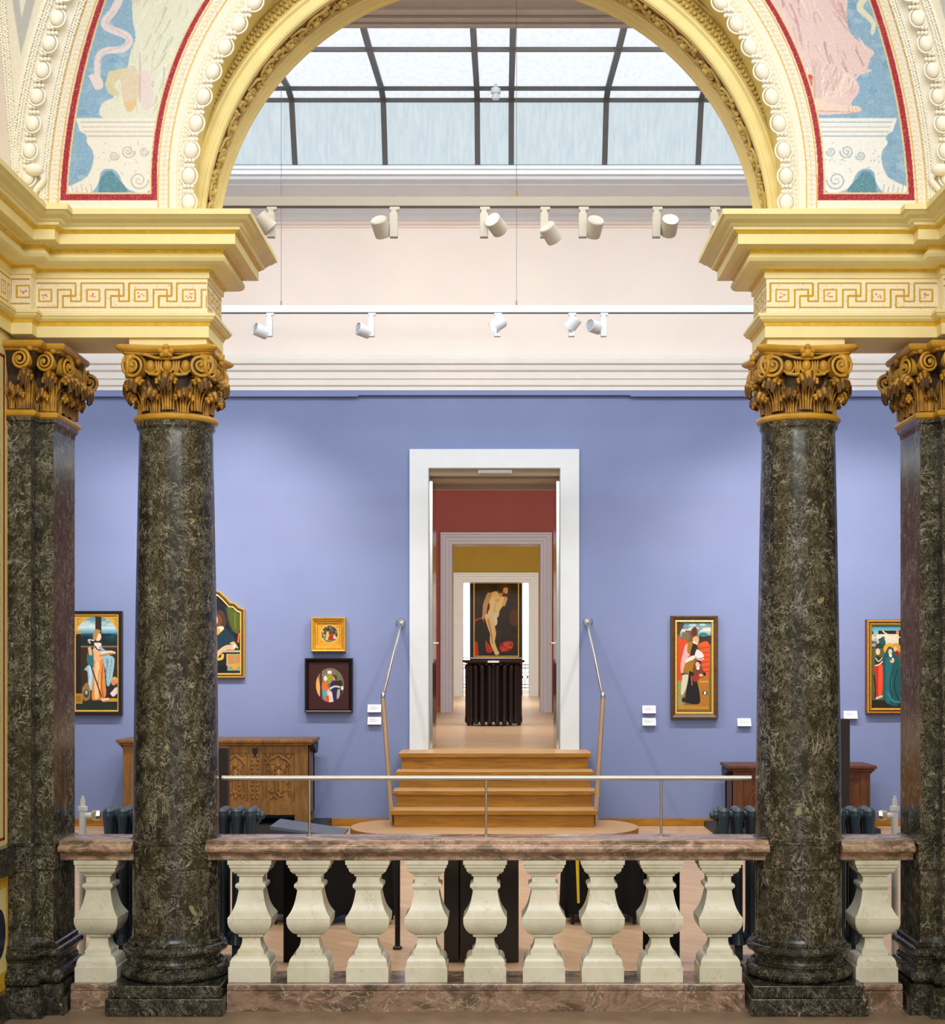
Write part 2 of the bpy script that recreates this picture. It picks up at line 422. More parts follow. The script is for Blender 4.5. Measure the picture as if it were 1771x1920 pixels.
# ------------------------------------------------------------------ painter: pigment laid on a fine mesh
class Canvas:
    def __init__(s, x0, x1, y0, y1, res, bgc):
        s.x0, s.x1, s.y0, s.y1 = x0, x1, y0, y1
        s.W = max(4, int((x1 - x0) * res)); s.H = max(4, int((y1 - y0) * res))
        s.a = np.zeros((s.H, s.W, 3)); s.a[:] = bgc
        xs = x0 + (np.arange(s.W) + 0.5) / s.W * (x1 - x0); ys = y0 + (np.arange(s.H) + 0.5) / s.H * (y1 - y0)
        s.X, s.Y = np.meshgrid(xs, ys)
    def put(s, mask, c, al=1.0):
        c = np.array(c, float)
        s.a[mask] = s.a[mask] * (1 - al) + c * al
    def rect(s, x0, x1, y0, y1, c, al=1.0): s.put((s.X >= x0) & (s.X < x1) & (s.Y >= y0) & (s.Y < y1), c, al)
    def win(s, xa, xb, ya, yb):               # index window of a box in picture units
        i0 = int((xa - s.x0) / (s.x1 - s.x0) * s.W) - 1; i1 = int((xb - s.x0) / (s.x1 - s.x0) * s.W) + 2
        j0 = int((ya - s.y0) / (s.y1 - s.y0) * s.H) - 1; j1 = int((yb - s.y0) / (s.y1 - s.y0) * s.H) + 2
        if j0 > j1: j0, j1 = j1 - 3, j0 + 3
        return (slice(max(0, min(j0, s.H)), max(0, min(j1, s.H))), slice(max(0, min(i0, s.W)), max(0, min(i1, s.W))))
    def ell(s, cx, cy, rx, ry, c, al=1.0, rot=0.0):
        R = max(abs(rx), abs(ry)); w = s.win(cx - R, cx + R, cy - R, cy + R)
        dx = s.X[w] - cx; dy = s.Y[w] - cy; ca, sa = math.cos(rot), math.sin(rot)
        u = (dx * ca + dy * sa) / rx; v = (-dx * sa + dy * ca) / ry
        m = u * u + v * v < 1; t = s.a[w]; t[m] = t[m] * (1 - al) + np.array(c, float) * al
    def pmask(s, pts):
        m = np.zeros(s.X.shape, bool); n = len(pts)
        for i in range(n):
            xa, ya = pts[i]; xb, yb = pts[(i + 1) % n]
            if ya == yb: continue
            c = ((s.Y >= min(ya, yb)) & (s.Y < max(ya, yb)))
            m ^= c & (s.X < xa + (s.Y - ya) * (xb - xa) / (yb - ya))
        return m
    def poly(s, pts, c, al=1.0): s.put(s.pmask(pts), c, al)
    def smooth(s, pts, k=6):
        out = []; n = len(pts)
        for i in range(n - 1):
            p0 = np.array(pts[max(i - 1, 0)], float); p1 = np.array(pts[i], float); p2 = np.array(pts[i + 1], float); p3 = np.array(pts[min(i + 2, n - 1)], float)
            for j in range(k):
                t = j / k
                out.append(tuple(0.5 * (2 * p1 + (p2 - p0) * t + (2 * p0 - 5 * p1 + 4 * p2 - p3) * t * t + (3 * p1 - p0 - 3 * p2 + p3) * t ** 3)))
        out.append(tuple(pts[-1])); return out
    def line(s, pts, w, c, al=1.0, sm=True):
        if sm and len(pts) > 2: pts = s.smooth(pts)
        n = len(pts)
        ws = w if isinstance(w, (list, tuple)) else (w, w); h = max(ws)
        px_ = [p[0] for p in pts]; py_ = [p[1] for p in pts]; wn = s.win(min(px_) - h, max(px_) + h, min(py_) - h, max(py_) + h)
        GX, GY = s.X[wn], s.Y[wn]; m = np.zeros(GX.shape, bool)
        for i in range(n - 1):
            xa, ya = pts[i]; xb, yb = pts[i + 1]; dx, dy = xb - xa, yb - ya; L = dx * dx + dy * dy + 1e-9
            t = np.clip(((GX - xa) * dx + (GY - ya) * dy) / L, 0, 1)
            ww = ws[0] + (ws[1] - ws[0]) * (i + t) / max(1, n - 1)
            m |= (GX - xa - t * dx) ** 2 + (GY - ya - t * dy) ** 2 < (ww / 2) ** 2
        q = s.a[wn]; q[m] = q[m] * (1 - al) + np.array(c, float) * al
    def blob(s, pts, c, al=1.0): s.poly(s.smooth(list(pts) + [pts[0]], 5), c, al)
    def vgrad(s, y0, y1, c0, c1):
        m = (s.Y >= y0) & (s.Y < y1); t = np.clip((s.Y - y0) / (y1 - y0), 0, 1)[..., None]
        g = np.array(c0, float) * (1 - t) + np.array(c1, float) * t
        s.a[m] = g[m]
    def grain(s, amt, mask=None, cell=1):
        h, w = s.H // cell + 1, s.W // cell + 1
        g = np.random.randn(h, w); g = np.repeat(np.repeat(g, cell, 0), cell, 1)[:s.H, :s.W, None]
        s.a = np.where(mask[..., None] if mask is not None else True, s.a + g * amt, s.a)
    def sample(s, x, y):
        i = np.clip(((x - s.x0) / (s.x1 - s.x0) * s.W - 0.5), 0, s.W - 1); j = np.clip(((y - s.y0) / (s.y1 - s.y0) * s.H - 0.5), 0, s.H - 1)
        i0 = i.astype(int); j0 = j.astype(int); i1 = np.minimum(i0 + 1, s.W - 1); j1 = np.minimum(j0 + 1, s.H - 1)
        fi = (i - i0)[..., None]; fj = (j - j0)[..., None]; a = s.a
        return (a[j0, i0] * (1 - fi) + a[j0, i1] * fi) * (1 - fj) + (a[j1, i0] * (1 - fi) + a[j1, i1] * fi) * fj
def srgb2lin(a):
    a = np.clip(a / 255.0, 0, 1)
    return np.where(a <= 0.04045, a / 12.92, ((a + 0.055) / 1.055) ** 2.4)
def painted_grid(name, P, C, mat, parent=None, mask=None):
    """P: rows x cols x 3 world points, C: rows x cols x 3 sRGB pigment"""
    h, w = P.shape[:2]; o = np.array(wloc(parent)) if parent is not None else np.zeros(3)
    v = (P - o).reshape(-1, 3)
    idx = np.arange(h * w).reshape(h, w)
    q = np.stack([idx[:-1, :-1], idx[1:, :-1], idx[1:, 1:], idx[:-1, 1:]], -1).reshape(-1, 4)
    if mask is not None:
        keep = (mask[:-1, :-1] & mask[1:, :-1] & mask[1:, 1:] & mask[:-1, 1:]).reshape(-1); q = q[keep]
    me = bpy.data.meshes.new(name); me.from_pydata(v.tolist(), [], q.tolist())
    ca = me.color_attributes.new('Col', 'FLOAT_COLOR', 'POINT')
    c4 = np.ones((h * w, 4), np.float32); c4[:, :3] = srgb2lin(C).reshape(-1, 3)
    ca.data.foreach_set('color', c4.reshape(-1))
    me.polygons.foreach_set('use_smooth', [True] * len(me.polygons))
    me.materials.append(mat); me.update()
    ob = bpy.data.objects.new(name, me); COL.objects.link(ob)
    if parent is not None: ob.parent = parent
    return ob
def flat_painting(name, cv, Y, mat, parent, inside=None):
    xs = np.linspace(cv.x0, cv.x1, cv.W); ys = np.linspace(cv.y0, cv.y1, cv.H); X, Yp = np.meshgrid(xs, ys)
    d = Y - CAMY
    P = np.stack([(X - VX) * d / F, np.full_like(X, Y), CAMZ - (Yp - HY) * d / F], -1)
    return painted_grid(name, P, cv.a, mat, parent, inside(X, Yp) if inside else None)

# ================================================================== SETTING
ZG, ZU = 0.14, 0.99                           # gallery floor, upper rooms' floor
YW = 8.0                                      # face of the blue wall
mb = MB(); mb.box(-7, 7, 0.17, YW, -0.1, ZG); struct('floor', mb, M['floor'])
mb = MB(); mb.box(-3.2, 3.0, -6.0, -0.2, -0.2, 0.0); struct('floor_hall', mb, M['stone'])
mb = MB(); mb.box(-5, 5, YW + 1.1, 40.0, ZU - 0.12, ZU - 0.001); mb.box(wx(803, YW), wx(1050, YW), YW, YW + 1.1, ZU - 0.12, ZU - 0.001); struct('floor_upper', mb, M['floor_up'])

# blue wall with the doorway
DX0, DX1 = wx(803, YW), wx(1050, YW); DZ = wz(878, YW); ZB = 4.955
def holed_wall(mbx, x0, x1, z0, z1, hx0, hx1, hz, y0, y1, mi=0, zh=None):
    zh = z0 if zh is None else zh
    mbx.box(x0, hx0, y0, y1, z0, z1, mi); mbx.box(hx1, x1, y0, y1, z0, z1, mi); mbx.box(hx0, hx1, y0, y1, hz, z1, mi)
    if zh > z0: mbx.box(hx0, hx1, y0, y1, z0, zh, mi)
mb = MB(); holed_wall(mb, -7, 7, 0.0, ZB, DX0, DX1, DZ + 0.01, YW, YW + 1.1, 0, ZU - 0.13)
wb = struct('wall_back', mb, M['blue'])
mb = MB(); mb.box(-7, 7, YW, YW + 1.1, ZB, 7.3); struct('wall_back_upper', mb, M['rose'])
# picture-rail cornice between blue and rose
prof = [(0.0, 4.93), (0.05, 4.94), (0.05, 4.975), (0.035, 4.98), (0.035, 5.02), (0.06, 5.03), (0.06, 5.09), (0.075, 5.10), (0.075, 5.17), (0.10, 5.19), (0.105, 5.225), (0.10, 5.24), (0.13, 5.26), (0.13, 5.29), (0.10, 5.31), (0.06, 5.325), (0.03, 5.36), (0.02, 5.375), (0.0, 5.38)]
mb = MB(); mb.sweep([(-7, YW), (7, YW)], prof, [0] * 2 + [1] * 16, sgn=-1); struct('trim_cornice', mb, [M['blue'], M['white']])
mb = MB()
for a, b in ((-7, wx(672, YW)), (wx(1180, YW), 7)): mb.box(a, b, YW - 0.058, YW - 0.04, 4.905, 4.945)
mb.box(wx(672, YW), wx(1180, YW), YW - 0.055, YW - 0.04, 4.92, 4.945); struct('trim_picture_rail', mb, M['blue'])
mb = MB()
for a, b in ((-7, wx(728, YW)), (wx(1126, YW), 7)): mb.box(a, b, YW - 0.02, YW, ZG, ZG + 0.085)
struct('baseboard_back', mb, M['oak'], bevel=0.004)
# ceiling around the skylight
mb = MB()
mb.sweep([(-7, 0), (7, 0)], [(6.78, 7.08), (6.74, 7.05), (6.74, 7.03), (6.77, 7.025), (6.77, 6.985), (6.82, 6.98), (6.84, 6.955), (6.95, 6.95), (6.97, 6.935), (7.04, 6.935), (7.06, 6.95), (7.42, 6.955), (7.44, 6.935), (7.6, 6.935), (7.62, 6.955), (7.76, 6.95), (7.80, 6.915), (7.88, 6.905), (7.90, 6.86), (7.955, 6.85), (7.96, 6.82), (7.985, 6.81), (7.985, 6.79), (8.0, 6.785)], [0] * 19 + [1] * 4)
struct('trim_skylight_curb', mb, [M['coolwhite'], M['rose']])
mb = MB(); mb.box(-7, 7, 0.3, 3.3, 7.08, 7.3)
for i, y in enumerate((2.6, 2.85, 3.08, 3.2, 3.3)): mb.box(-7, 7, y, y + 0.05, 7.06 - 0.006 * i, 7.1)
struct('ceiling', mb, M['greybrown'])
mb = MB(); mb.box(-7.3, -7, 0.2, 8, 0, 7.4); struct('wall_gallery_left', mb, M['blue'])
mb = MB(); mb.box(7, 7.3, 0.2, 8, 0, 7.4); struct('wall_gallery_right', mb, M['blue'])
mb = MB(); mb.box(-7, wx(-250, 6.8), 3.3, 7.9, 7.08, 7.3); mb.box(wx(2100, 6.8), 7, 3.3, 7.9, 7.08, 7.3); struct('ceiling_side', mb, M['coolwhite'])
# skylight
SP = [(6.80, 7.06), (6.54, 7.648), (6.30, 7.675), (4.94, 7.507), (4.30, 7.45), (3.40, 7.30), (3.35, 7.08)]
SX0, SX1 = wx(-250, 6.8), wx(2100, 6.8)
sky = thing('window_skylight', None, None, (0, 0, 0)); sky['kind'] = 'structure'
mb = MB()
for i in range(len(SP) - 1):
    (ya, za), (yb, zb) = SP[i], SP[i + 1]
    mb.add([(SX0, ya, za + 0.03), (SX1, ya, za + 0.03), (SX1, yb, zb + 0.03), (SX0, yb, zb + 0.03)], [(0, 1, 2, 3)], 0 if i == 0 else 1)
mb.build('glass_panes', [M['glass_side'], M['glass_top']], sky)
mb = MB()
xs = [wx(553, 6.8), wx(722, 6.8), wx(895, 6.8), wx(958, 6.8), wx(1133, 6.8), wx(1308, 6.8)]
xs = [xs[0] - 2 * 0.9625, xs[0] - 0.9625] + xs + [xs[-1] + 0.9625, xs[-1] + 2 * 0.9625]
for x in xs:
    for i in range(len(SP) - 1):
        (ya, za), (yb, zb) = SP[i], SP[i + 1]
        mb.add([(x - 0.028, ya, za), (x + 0.028, ya, za), (x + 0.028, yb, zb), (x - 0.028, yb, zb), (x - 0.028, ya, za + 0.06), (x + 0.028, ya, za + 0.06), (x + 0.028, yb, zb + 0.06), (x - 0.028, yb, zb + 0.06)],
               [(0, 1, 2, 3), (4, 7, 6, 5), (0, 4, 5, 1), (1, 5, 6, 2), (2, 6, 7, 3), (3, 7, 4, 0)])
mb.build('frame_bars', M['bar'], sky)
mb = MB()
for (y, z) in SP[1:4]: mb.box(SX0, SX1, y - 0.013, y + 0.013, z - 0.008, z + 0.03)
mb.box(SX0, SX1, 6.79, 6.83, 7.05, 7.09); mb.build('cross_bars', M['bar'], sky)

# rooms beyond the doorway
D2, D3 = 28.7 + CAMY, 41.6 + CAMY
D2o = (wx(826, D2), wx(1034, D2)); D2i = (wx(847, D2), wx(1013, D2)); Z2o, Z2i = wz(998, D2), wz(1020, D2)
D3o = (wx(850, D3), wx(1008, D3)); D3i = (wx(867, D3), wx(992, D3)); Z3o, Z3i = wz(1074, D3), wz(1091, D3)
mb = MB(); holed_wall(mb, -5, 5, ZU, 6.2, D2i[0], D2i[1], Z2i, D2, D2 + 0.6); struct('wall_red', mb, M['red'])
mb = MB(); mb.box(-5.2, -5, YW + 1.1, D2, ZU, 6.2); mb.box(5, 5.2, YW + 1.1, D2, ZU, 6.2); struct('wall_red_sides', mb, M['red'])
mb = MB(); mb.box(-5, 5, YW + 1.1, D2, 6.2, 6.3); struct('ceiling_red_room', mb, M['white'])
mb = MB(); holed_wall(mb, -5, 5, ZU, 6.2, D3i[0], D3i[1], Z3i, D3, D3 + 0.6); struct('wall_ochre', mb, M['ochrewall'])
mb = MB(); mb.box(-5.2, -5, D2 + 0.6, D3, ZU, 6.2); mb.box(5, 5.2, D2 + 0.6, D3, ZU, 6.2); struct('wall_ochre_sides', mb, M['ochrewall'])
mb = MB(); mb.box(-5, 5, D2 + 0.6, D3, 6.2, 6.3); struct('ceiling_ochre_room', mb, M['white'])
for nm, a, b, y in (('baseboard_red', D2o, ZU, D2), ('baseboard_ochre', D3o, ZU, D3)):
    mb = MB(); mb.box(-5, a[0], y - 0.02, y, b, b + 0.1); mb.box(a[1], 5, y - 0.02, y, b, b + 0.1); struct(nm, mb, M['oak'])
# end room: tall window and white walls
YE = D3 + 4.2
mb = MB(); mb.box(-5.2, -5, D3 + 0.6, YE, ZU, 6.2); mb.box(5, 5.2, D3 + 0.6, YE, ZU, 6.2); struct('wall_end_sides', mb, M['white'])
mb = MB(); mb.box(-5, 5, D3 + 0.6, YE, 6.2, 6.3); struct('ceiling_end_room', mb, M['white'])
mb = MB(); holed_wall(mb, -5, 5, ZU, 6.2, -1.7, 1.4, 5.2, YE, YE + 0.3, 0, ZU + 0.1); struct('wall_end', mb, M['white'])
mb = MB(); mb.box(-1.7, 1.4, YE + 0.1, YE + 0.12, ZU + 0.1, 5.2); struct('window_1', mb, M['daylight'])
mb = MB(); mb.box(-5, 5, 40.0, 41.0, ZU - 0.12, ZU - 0.001); struct('floor_end', mb, M['floor_up'])

# door frames
def frame_sweep(x0, x1, z0, z1, y, prof, mats, mis=None):
    mbx = MB(); path = [(x0, z0), (x0, z1), (x1, z1), (x1, z0)]
    mbx.sweep(path, prof, mis, sgn=1, plane='xz'); return mbx
dw = thing('door_1', None, None, (0, 0, 0)); dw['kind'] = 'structure'
w1 = wx(803, YW) - wx(768, YW)
frame_sweep(DX0, DX1, ZU, DZ, YW, [(-0.006, YW + 1.1), (-0.006, YW - 0.02), (0, YW - 0.045), (w1, YW - 0.045), (w1, YW)], None).build('door_frame', M['doorwhite'], dw, bevel=0.004)
mb = MB(); mb.box(DX0, DX1, YW + 0.06, YW + 0.16, DZ - 0.075, DZ); mb.box(DX0, DX1, YW + 0.2, YW + 0.5, DZ - 0.11, DZ); mb.build('lintel', M['taupe'], dw)
mb = MB(); mb.box(DX0, DX1, YW + 0.5, YW + 1.1, DZ - 0.02, DZ); mb.box(DX0, DX1, YW + 1.0, YW + 1.1, DZ - 0.12, DZ); mb.build('door_head', M['greybrown'], dw)
mb = MB(); mb.box(DX0, DX1, YW - 0.01, YW + 0.12, ZU - 0.01, ZU + 0.004); mb.build('threshold', M['oak_light'], dw)
p3 = lambda y, w: [(-0.006, y + 0.6), (-0.006, y - 0.02), (0, y - 0.03), (w * .25, y - 0.03), (w * .28, y - 0.05), (w * .55, y - 0.05), (w * .6, y - 0.075), (w * .8, y - 0.075), (w * .84, y - 0.10), (w, y - 0.10), (w, y)]
d2 = thing('door_2', None, None); d2['kind'] = 'structure'
frame_sweep(D2i[0], D2i[1], ZU, Z2i, D2, p3(D2, D2i[0] - D2o[0]), None).build('door_frame', M['lilac'], d2)
d3 = thing('door_3', None, None); d3['kind'] = 'structure'
frame_sweep(D3i[0], D3i[1], ZU, Z3i, D3, p3(D3, D3i[0] - D3o[0]), None).build('door_frame', M['coolwhite'], d3)

# hall side: painted wall on the left, plain one on the right
XL, XR = -2.745, 2 * XC + 2.745
wl = MB(); wl.box(XL - 0.25, XL, -6.0, 0.2, 0, 6.6); wl_o = struct('wall_left', wl, M['cream'])
wr = MB(); wr.box(XR, XR + 0.25, -6.0, 0.2, 0, 6.6); struct('wall_right', wr, M['cream'])
mb = MB()
mb.box(XL, XL + 0.002, -0.372, -0.350, 0.985, 3.66, 0); mb.box(XL, XL + 0.002, -2.5, -0.350, 3.645, 3.66, 0); mb.box(XL, XL + 0.002, -2.5, -0.350, 0.985, 1.0, 0)
mb.box(XL, XL + 0.002, -0.334, -0.326, 0.95, 3.7, 1); mb.build('painted_border', [M['wine'], M['ochre']], wl_o)
mb = MB()
for i in range(90): mb.ell((XL + 0.002, -0.44 + 0.006 * random.uniform(-1, 1), 1.2 + i * 0.026), (0.0015, 0.014, 0.009), 6, 4)
mb.build('painted_leaf_chain', M['greybrown'], wl_o)
mb = MB(); mb.box(XL, XL + 0.05, -3, -0.302, 0.80, 0.955); mb.box(XL, XL + 0.04, -3, -0.302, 0.0, 0.16); mb.build('marble_dado', M['marble_black'], wl_o)
mb = MB(); mb.box(XL, XL + 0.004, -3, -0.302, 0.16, 0.80, 0); mb.build('gilded_dado_panel', M['ochre'], wl_o)
mb = MB(); mb.box(XL + 0.004, XL + 0.006, -3, -0.34, 0.26, 0.72, 0)
i0 = len(mb.v); mb.lathe([(0.12, 0), (0.14, 0.01), (0.001, 0.012)], (0, 0, 0), 24, 1)
for i in range(i0, len(mb.v)):
    x, y, z = mb.v[i]; mb.v[i] = (XL + 0.006 + z * .3, -0.47 + x * 0.8, 0.48 + y)
mb.build('painted_medallion', [M['cream'], M['navy']], wl_o)

# ================================================================== LOGGIA
def mx(x, s): return x if s > 0 else 2 * XC - x     # mirror about the loggia's axis
RA = 1.588; ZS = 4.358; YF, YB = -0.21, 0.19
# wall above the entablatures, with the arch cut out
mb = MB(); N = 64
arc = [(XC + 1.75 * math.cos(PI * i / N), ZS + 1.75 * math.sin(PI * i / N)) for i in range(N + 1)]
poly = [(XC + 2.75, 4.33)] + [(arc[0][0], 4.33)] + arc + [(arc[-1][0], 4.33), (XC - 2.75, 4.33), (XC - 2.75, 6.7), (XC + 2.75, 6.7)]
top = [(XC + 2.75 - 5.5 * i / N, 6.7) for i in range(N + 1)]
for y in (YF + 0.005, YB - 0.005):
    vs = [(p[0], y, p[1]) for p in arc] + [(p[0], y, p[1]) for p in top]
    mb.add(vs, [(i, i + 1, N + 2 + i, N + 1 + i) for i in range(N)], 0 if y < 0 else 1)
for s in (1, -1):
    a = XC + s * 1.75; b = XC + s * 2.75
    mb.box(a, b, YF + 0.005, YB - 0.005, 4.40, 4.42, 0)
    for y in (YF + 0.005, YB - 0.005): mb.add([(a, y, ZS), (b, y, ZS), (b, y, 6.7)], [(0, 1, 2)], 0)
struct('wall_arch', mb, [M['olive'], M['white']])
arch = thing('arch', 'cream and gold round arch with a carved soffit spanning between the two round columns', 'arch', (XC, 0, ZS), kind='thing')
def ring(prof, mats, mis=None, n=72, a0=0.0, a1=PI, c=(XC, ZS), legs=0.0):
    mbx = MB(); rows = []
    for (r, y) in prof:
        row = [(c[0] + r * math.cos(a0 + (a1 - a0) * i / n), y, c[1] + r * math.sin(a0 + (a1 - a0) * i / n)) for i in range(n + 1)]
        if legs: row = [(row[0][0], y, row[0][2] - legs)] + row + [(row[-1][0], y, row[-1][2] - legs)]
        rows.append(row)
    k = len(rows[0])
    for j in range(len(prof) - 1):
        mbx.add(rows[j] + rows[j + 1], [(i, i + 1, i + 1 + k, i + k) for i in range(k - 1)], mis[j] if mis else 0, True)
    return mbx
ring([(RA, YF), (RA, YF - 0.012), (RA + 0.01, YF - 0.02), (RA + 0.02, YF - 0.02), (RA + 0.025, YF - 0.012), (RA + 0.06, YF - 0.014), (RA + 0.072, YF - 0.03), (RA + 0.082, YF - 0.03), (RA + 0.088, YF - 0.02), (RA + 0.10, YF - 0.01)], None, n=96).build('archivolt', M['arch'], arch)
ring([(RA, YF), (RA, -0.185), (RA + 0.012, -0.18), (RA + 0.014, -0.01), (RA, -0.005), (RA, 0.02), (RA + 0.006, 0.025), (RA + 0.006, 0.05), (RA, 0.055), (RA, 0.13), (RA - 0.008, 0.14), (RA - 0.008, 0.17), (RA, 0.175), (RA, YB), (RA + 0.02, YB + 0.01), (RA + 0.17, YB + 0.01)], None, [0, 0, 1] + [0] * 12, n=96).build('soffit', [M['arch'], M['carve_ground']], arch)
mb = MB()                                            # leaf-and-dart moulding outside the archivolt
nl = 190
for i in range(nl):
    a = PI * (i + 0.5) / nl
    for k, (rr, sz) in enumerate(((RA + 0.118, 0.016), (RA + 0.148, 0.013))):
        b = a + (0.5 * PI / nl if k else 0)
        mb.ell((XC + rr * math.cos(b), YF - 0.012, ZS + rr * math.sin(b)), (sz * .62, 0.022, sz), 6, 4, 0, Matrix.Rotation(-(b - PI / 2) + (0.6 if i % 2 else -0.6), 3, 'Y'))
m2 = ring([(RA + 0.10, YF - 0.004), (RA + 0.165, YF - 0.004), (RA + 0.17, YF - 0.025), (RA + 0.18, YF - 0.025), (RA + 0.185, YF + 0.005)], None, n=96)
mb.add(m2.v, m2.f, 0, True); mb.build('leaf_moulding', M['carve'], arch)
mb = MB()                                            # running scroll carved on the soffit
nu = 26
def sof(a, y, h=0.0): return (XC + (RA + 0.012 - h) * math.cos(a), y, ZS + (RA + 0.012 - h) * math.sin(a))
for i in range(nu):
    a = PI * (i + 0.5) / nu; sg = 1 if i % 2 else -1; w = PI / nu
    pts = []; rr = []
    for k in range(26):
        t = k / 25; th = t * 2.6 * PI; r = 0.068 * (1 - t) + 0.008
        pts.append(sof(a + sg * r * math.cos(th) * 1.1 / RA, -0.095 + sg * r * math.sin(th), 0.012)); rr.append(0.011 * (1 - .5 * t))
    mb.tube(pts, rr, 6)
    mb.ell(sof(a, -0.095, 0.015), (0.024, 0.024, 0.024), 8, 6)
    for k in range(6):
        th = k * PI / 3
        mb.ell(sof(a + 0.034 * math.cos(th) / RA, -0.095 + 0.034 * math.sin(th), 0.012), (0.014, 0.014, 0.014), 6, 4)
    for k in range(7):
        b = a + w * random.uniform(0.25, 0.75); y = -0.095 - sg * random.uniform(0.0, 0.075)
        mb.ell(sof(b, y, 0.01), (0.016, 0.022, 0.014), 6, 4, 0, Matrix.Rotation(random.uniform(0, 3), 3, 'Y'))
    mb.tube([sof(a + w * 0.2, -0.03 * sg - 0.095, .01), sof(a + w * 0.5, 0.05 * sg - 0.095, .012), sof(a + w * 0.9, 0.06 * sg - 0.095, .01)], [0.012, 0.01, 0.006], 6)
mb.build('scroll_carving', M['carve'], arch)

# ---- entablatures
ARCHI = [(0.0, 3.788), (0.009, 3.788), (0.009, 3.851), (0.014, 3.853), (0.018, 3.868), (0.022, 3.872), (0.03, 3.876), (0.042, 3.886), (0.047, 3.897), (0.053, 3.899), (0.053, 3.916), (0.0, 3.919)]
ARCHI_M = [0, 0, 0, 1, 1, 0, 0, 0, 0, 0, 0]
CORN = [(0.0, 4.117), (0.0124, 4.121), (0.0124, 4.152), (0.02, 4.154), (0.026, 4.164), (0.03, 4.166), (0.07, 4.168), (0.096, 4.176), (0.113, 4.19), (0.119, 4.207), (0.115, 4.222), (0.104, 4.236), (0.106, 4.238), (0.120, 4.254), (0.125, 4.261), (0.186, 4.261), (0.189, 4.263), (0.189, 4.318), (0.196, 4.32), (0.206, 4.331), (0.217, 4.334), (0.222, 4.347), (0.228, 4.35), (0.238, 4.363), (0.262, 4.378), (0.274, 4.392), (0.278, 4.396), (0.288, 4.397), (0.288, 4.426), (0.282, 4.429), (0.0, 4.433)]
CORN_M = [0, 0, 1, 1, 1, 0, 0, 0, 0, 0, 0, 1, 1, 0, 0, 0, 0, 1, 1, 0, 0, 0, 0, 0, 0, 0, 0, 0, 0, 0]
def ent_path(s): return [(mx(x, s), y) for x, y in ((-2.745, 0.21), (-1.652, 0.21), (-1.652, -0.21), (-2.615, -0.21), (-2.615, -0.30), (-2.73, -0.30), (-2.73, -3.6))]
def meander(cv, x0, p, y0, y1):
    """interlocked key pattern with a small framed flower in each bay; x0 = a bay's start, p = its width"""
    g = (206, 164, 42); h = y1 - y0; lw = 0.075 * abs(h); k0 = int((cv.x0 - x0) / p) - 3; k1 = int((cv.x1 - x0) / p) + 2
    for k in range(k0, k1):
        a = x0 + k * p
        cv.line([(a + u * p, y0 + v * h) for u, v in ((0, .74), (0, 0), (.887, 0), (.887, .52), (.62, .52), (.62, 1), (1.51, 1), (1.51, .26), (1.79, .26), (1.79, .74), (2, .74))], lw, g, 1, False)
        cx_ = a + .25 * p; cy = y0 + .5 * h; w = .13 * p; q = .24 * h
        cv.line([(cx_ - w, cy - q), (cx_ + w, cy - q), (cx_ + w, cy + q), (cx_ - w, cy + q), (cx_ - w, cy - q)], lw, (212, 172, 60), 1, False)
        for j in range(7): cv.ell(cx_ + random.uniform(-.06, .06) * p, cy + random.uniform(-.11, .11) * h, .018 * p, .035 * abs(h), (220, 120, 104), .8)
        for j in range(26): cv.ell(a + random.uniform(0, 1) * p, y0 + random.uniform(-.1, 1.1) * h, .010 * p, .02 * abs(h), random.choice([(130, 140, 116), (160, 140, 104), (206, 130, 104)]), .7)
def vertical_painting(name, cv, f, parent, mat):
    xs = np.linspace(cv.x0, cv.x1, cv.W); zs = np.linspace(cv.y0, cv.y1, cv.H); X, Z = np.meshgrid(xs, zs)
    return painted_grid(name, f(X, Z), cv.a, mat, parent)
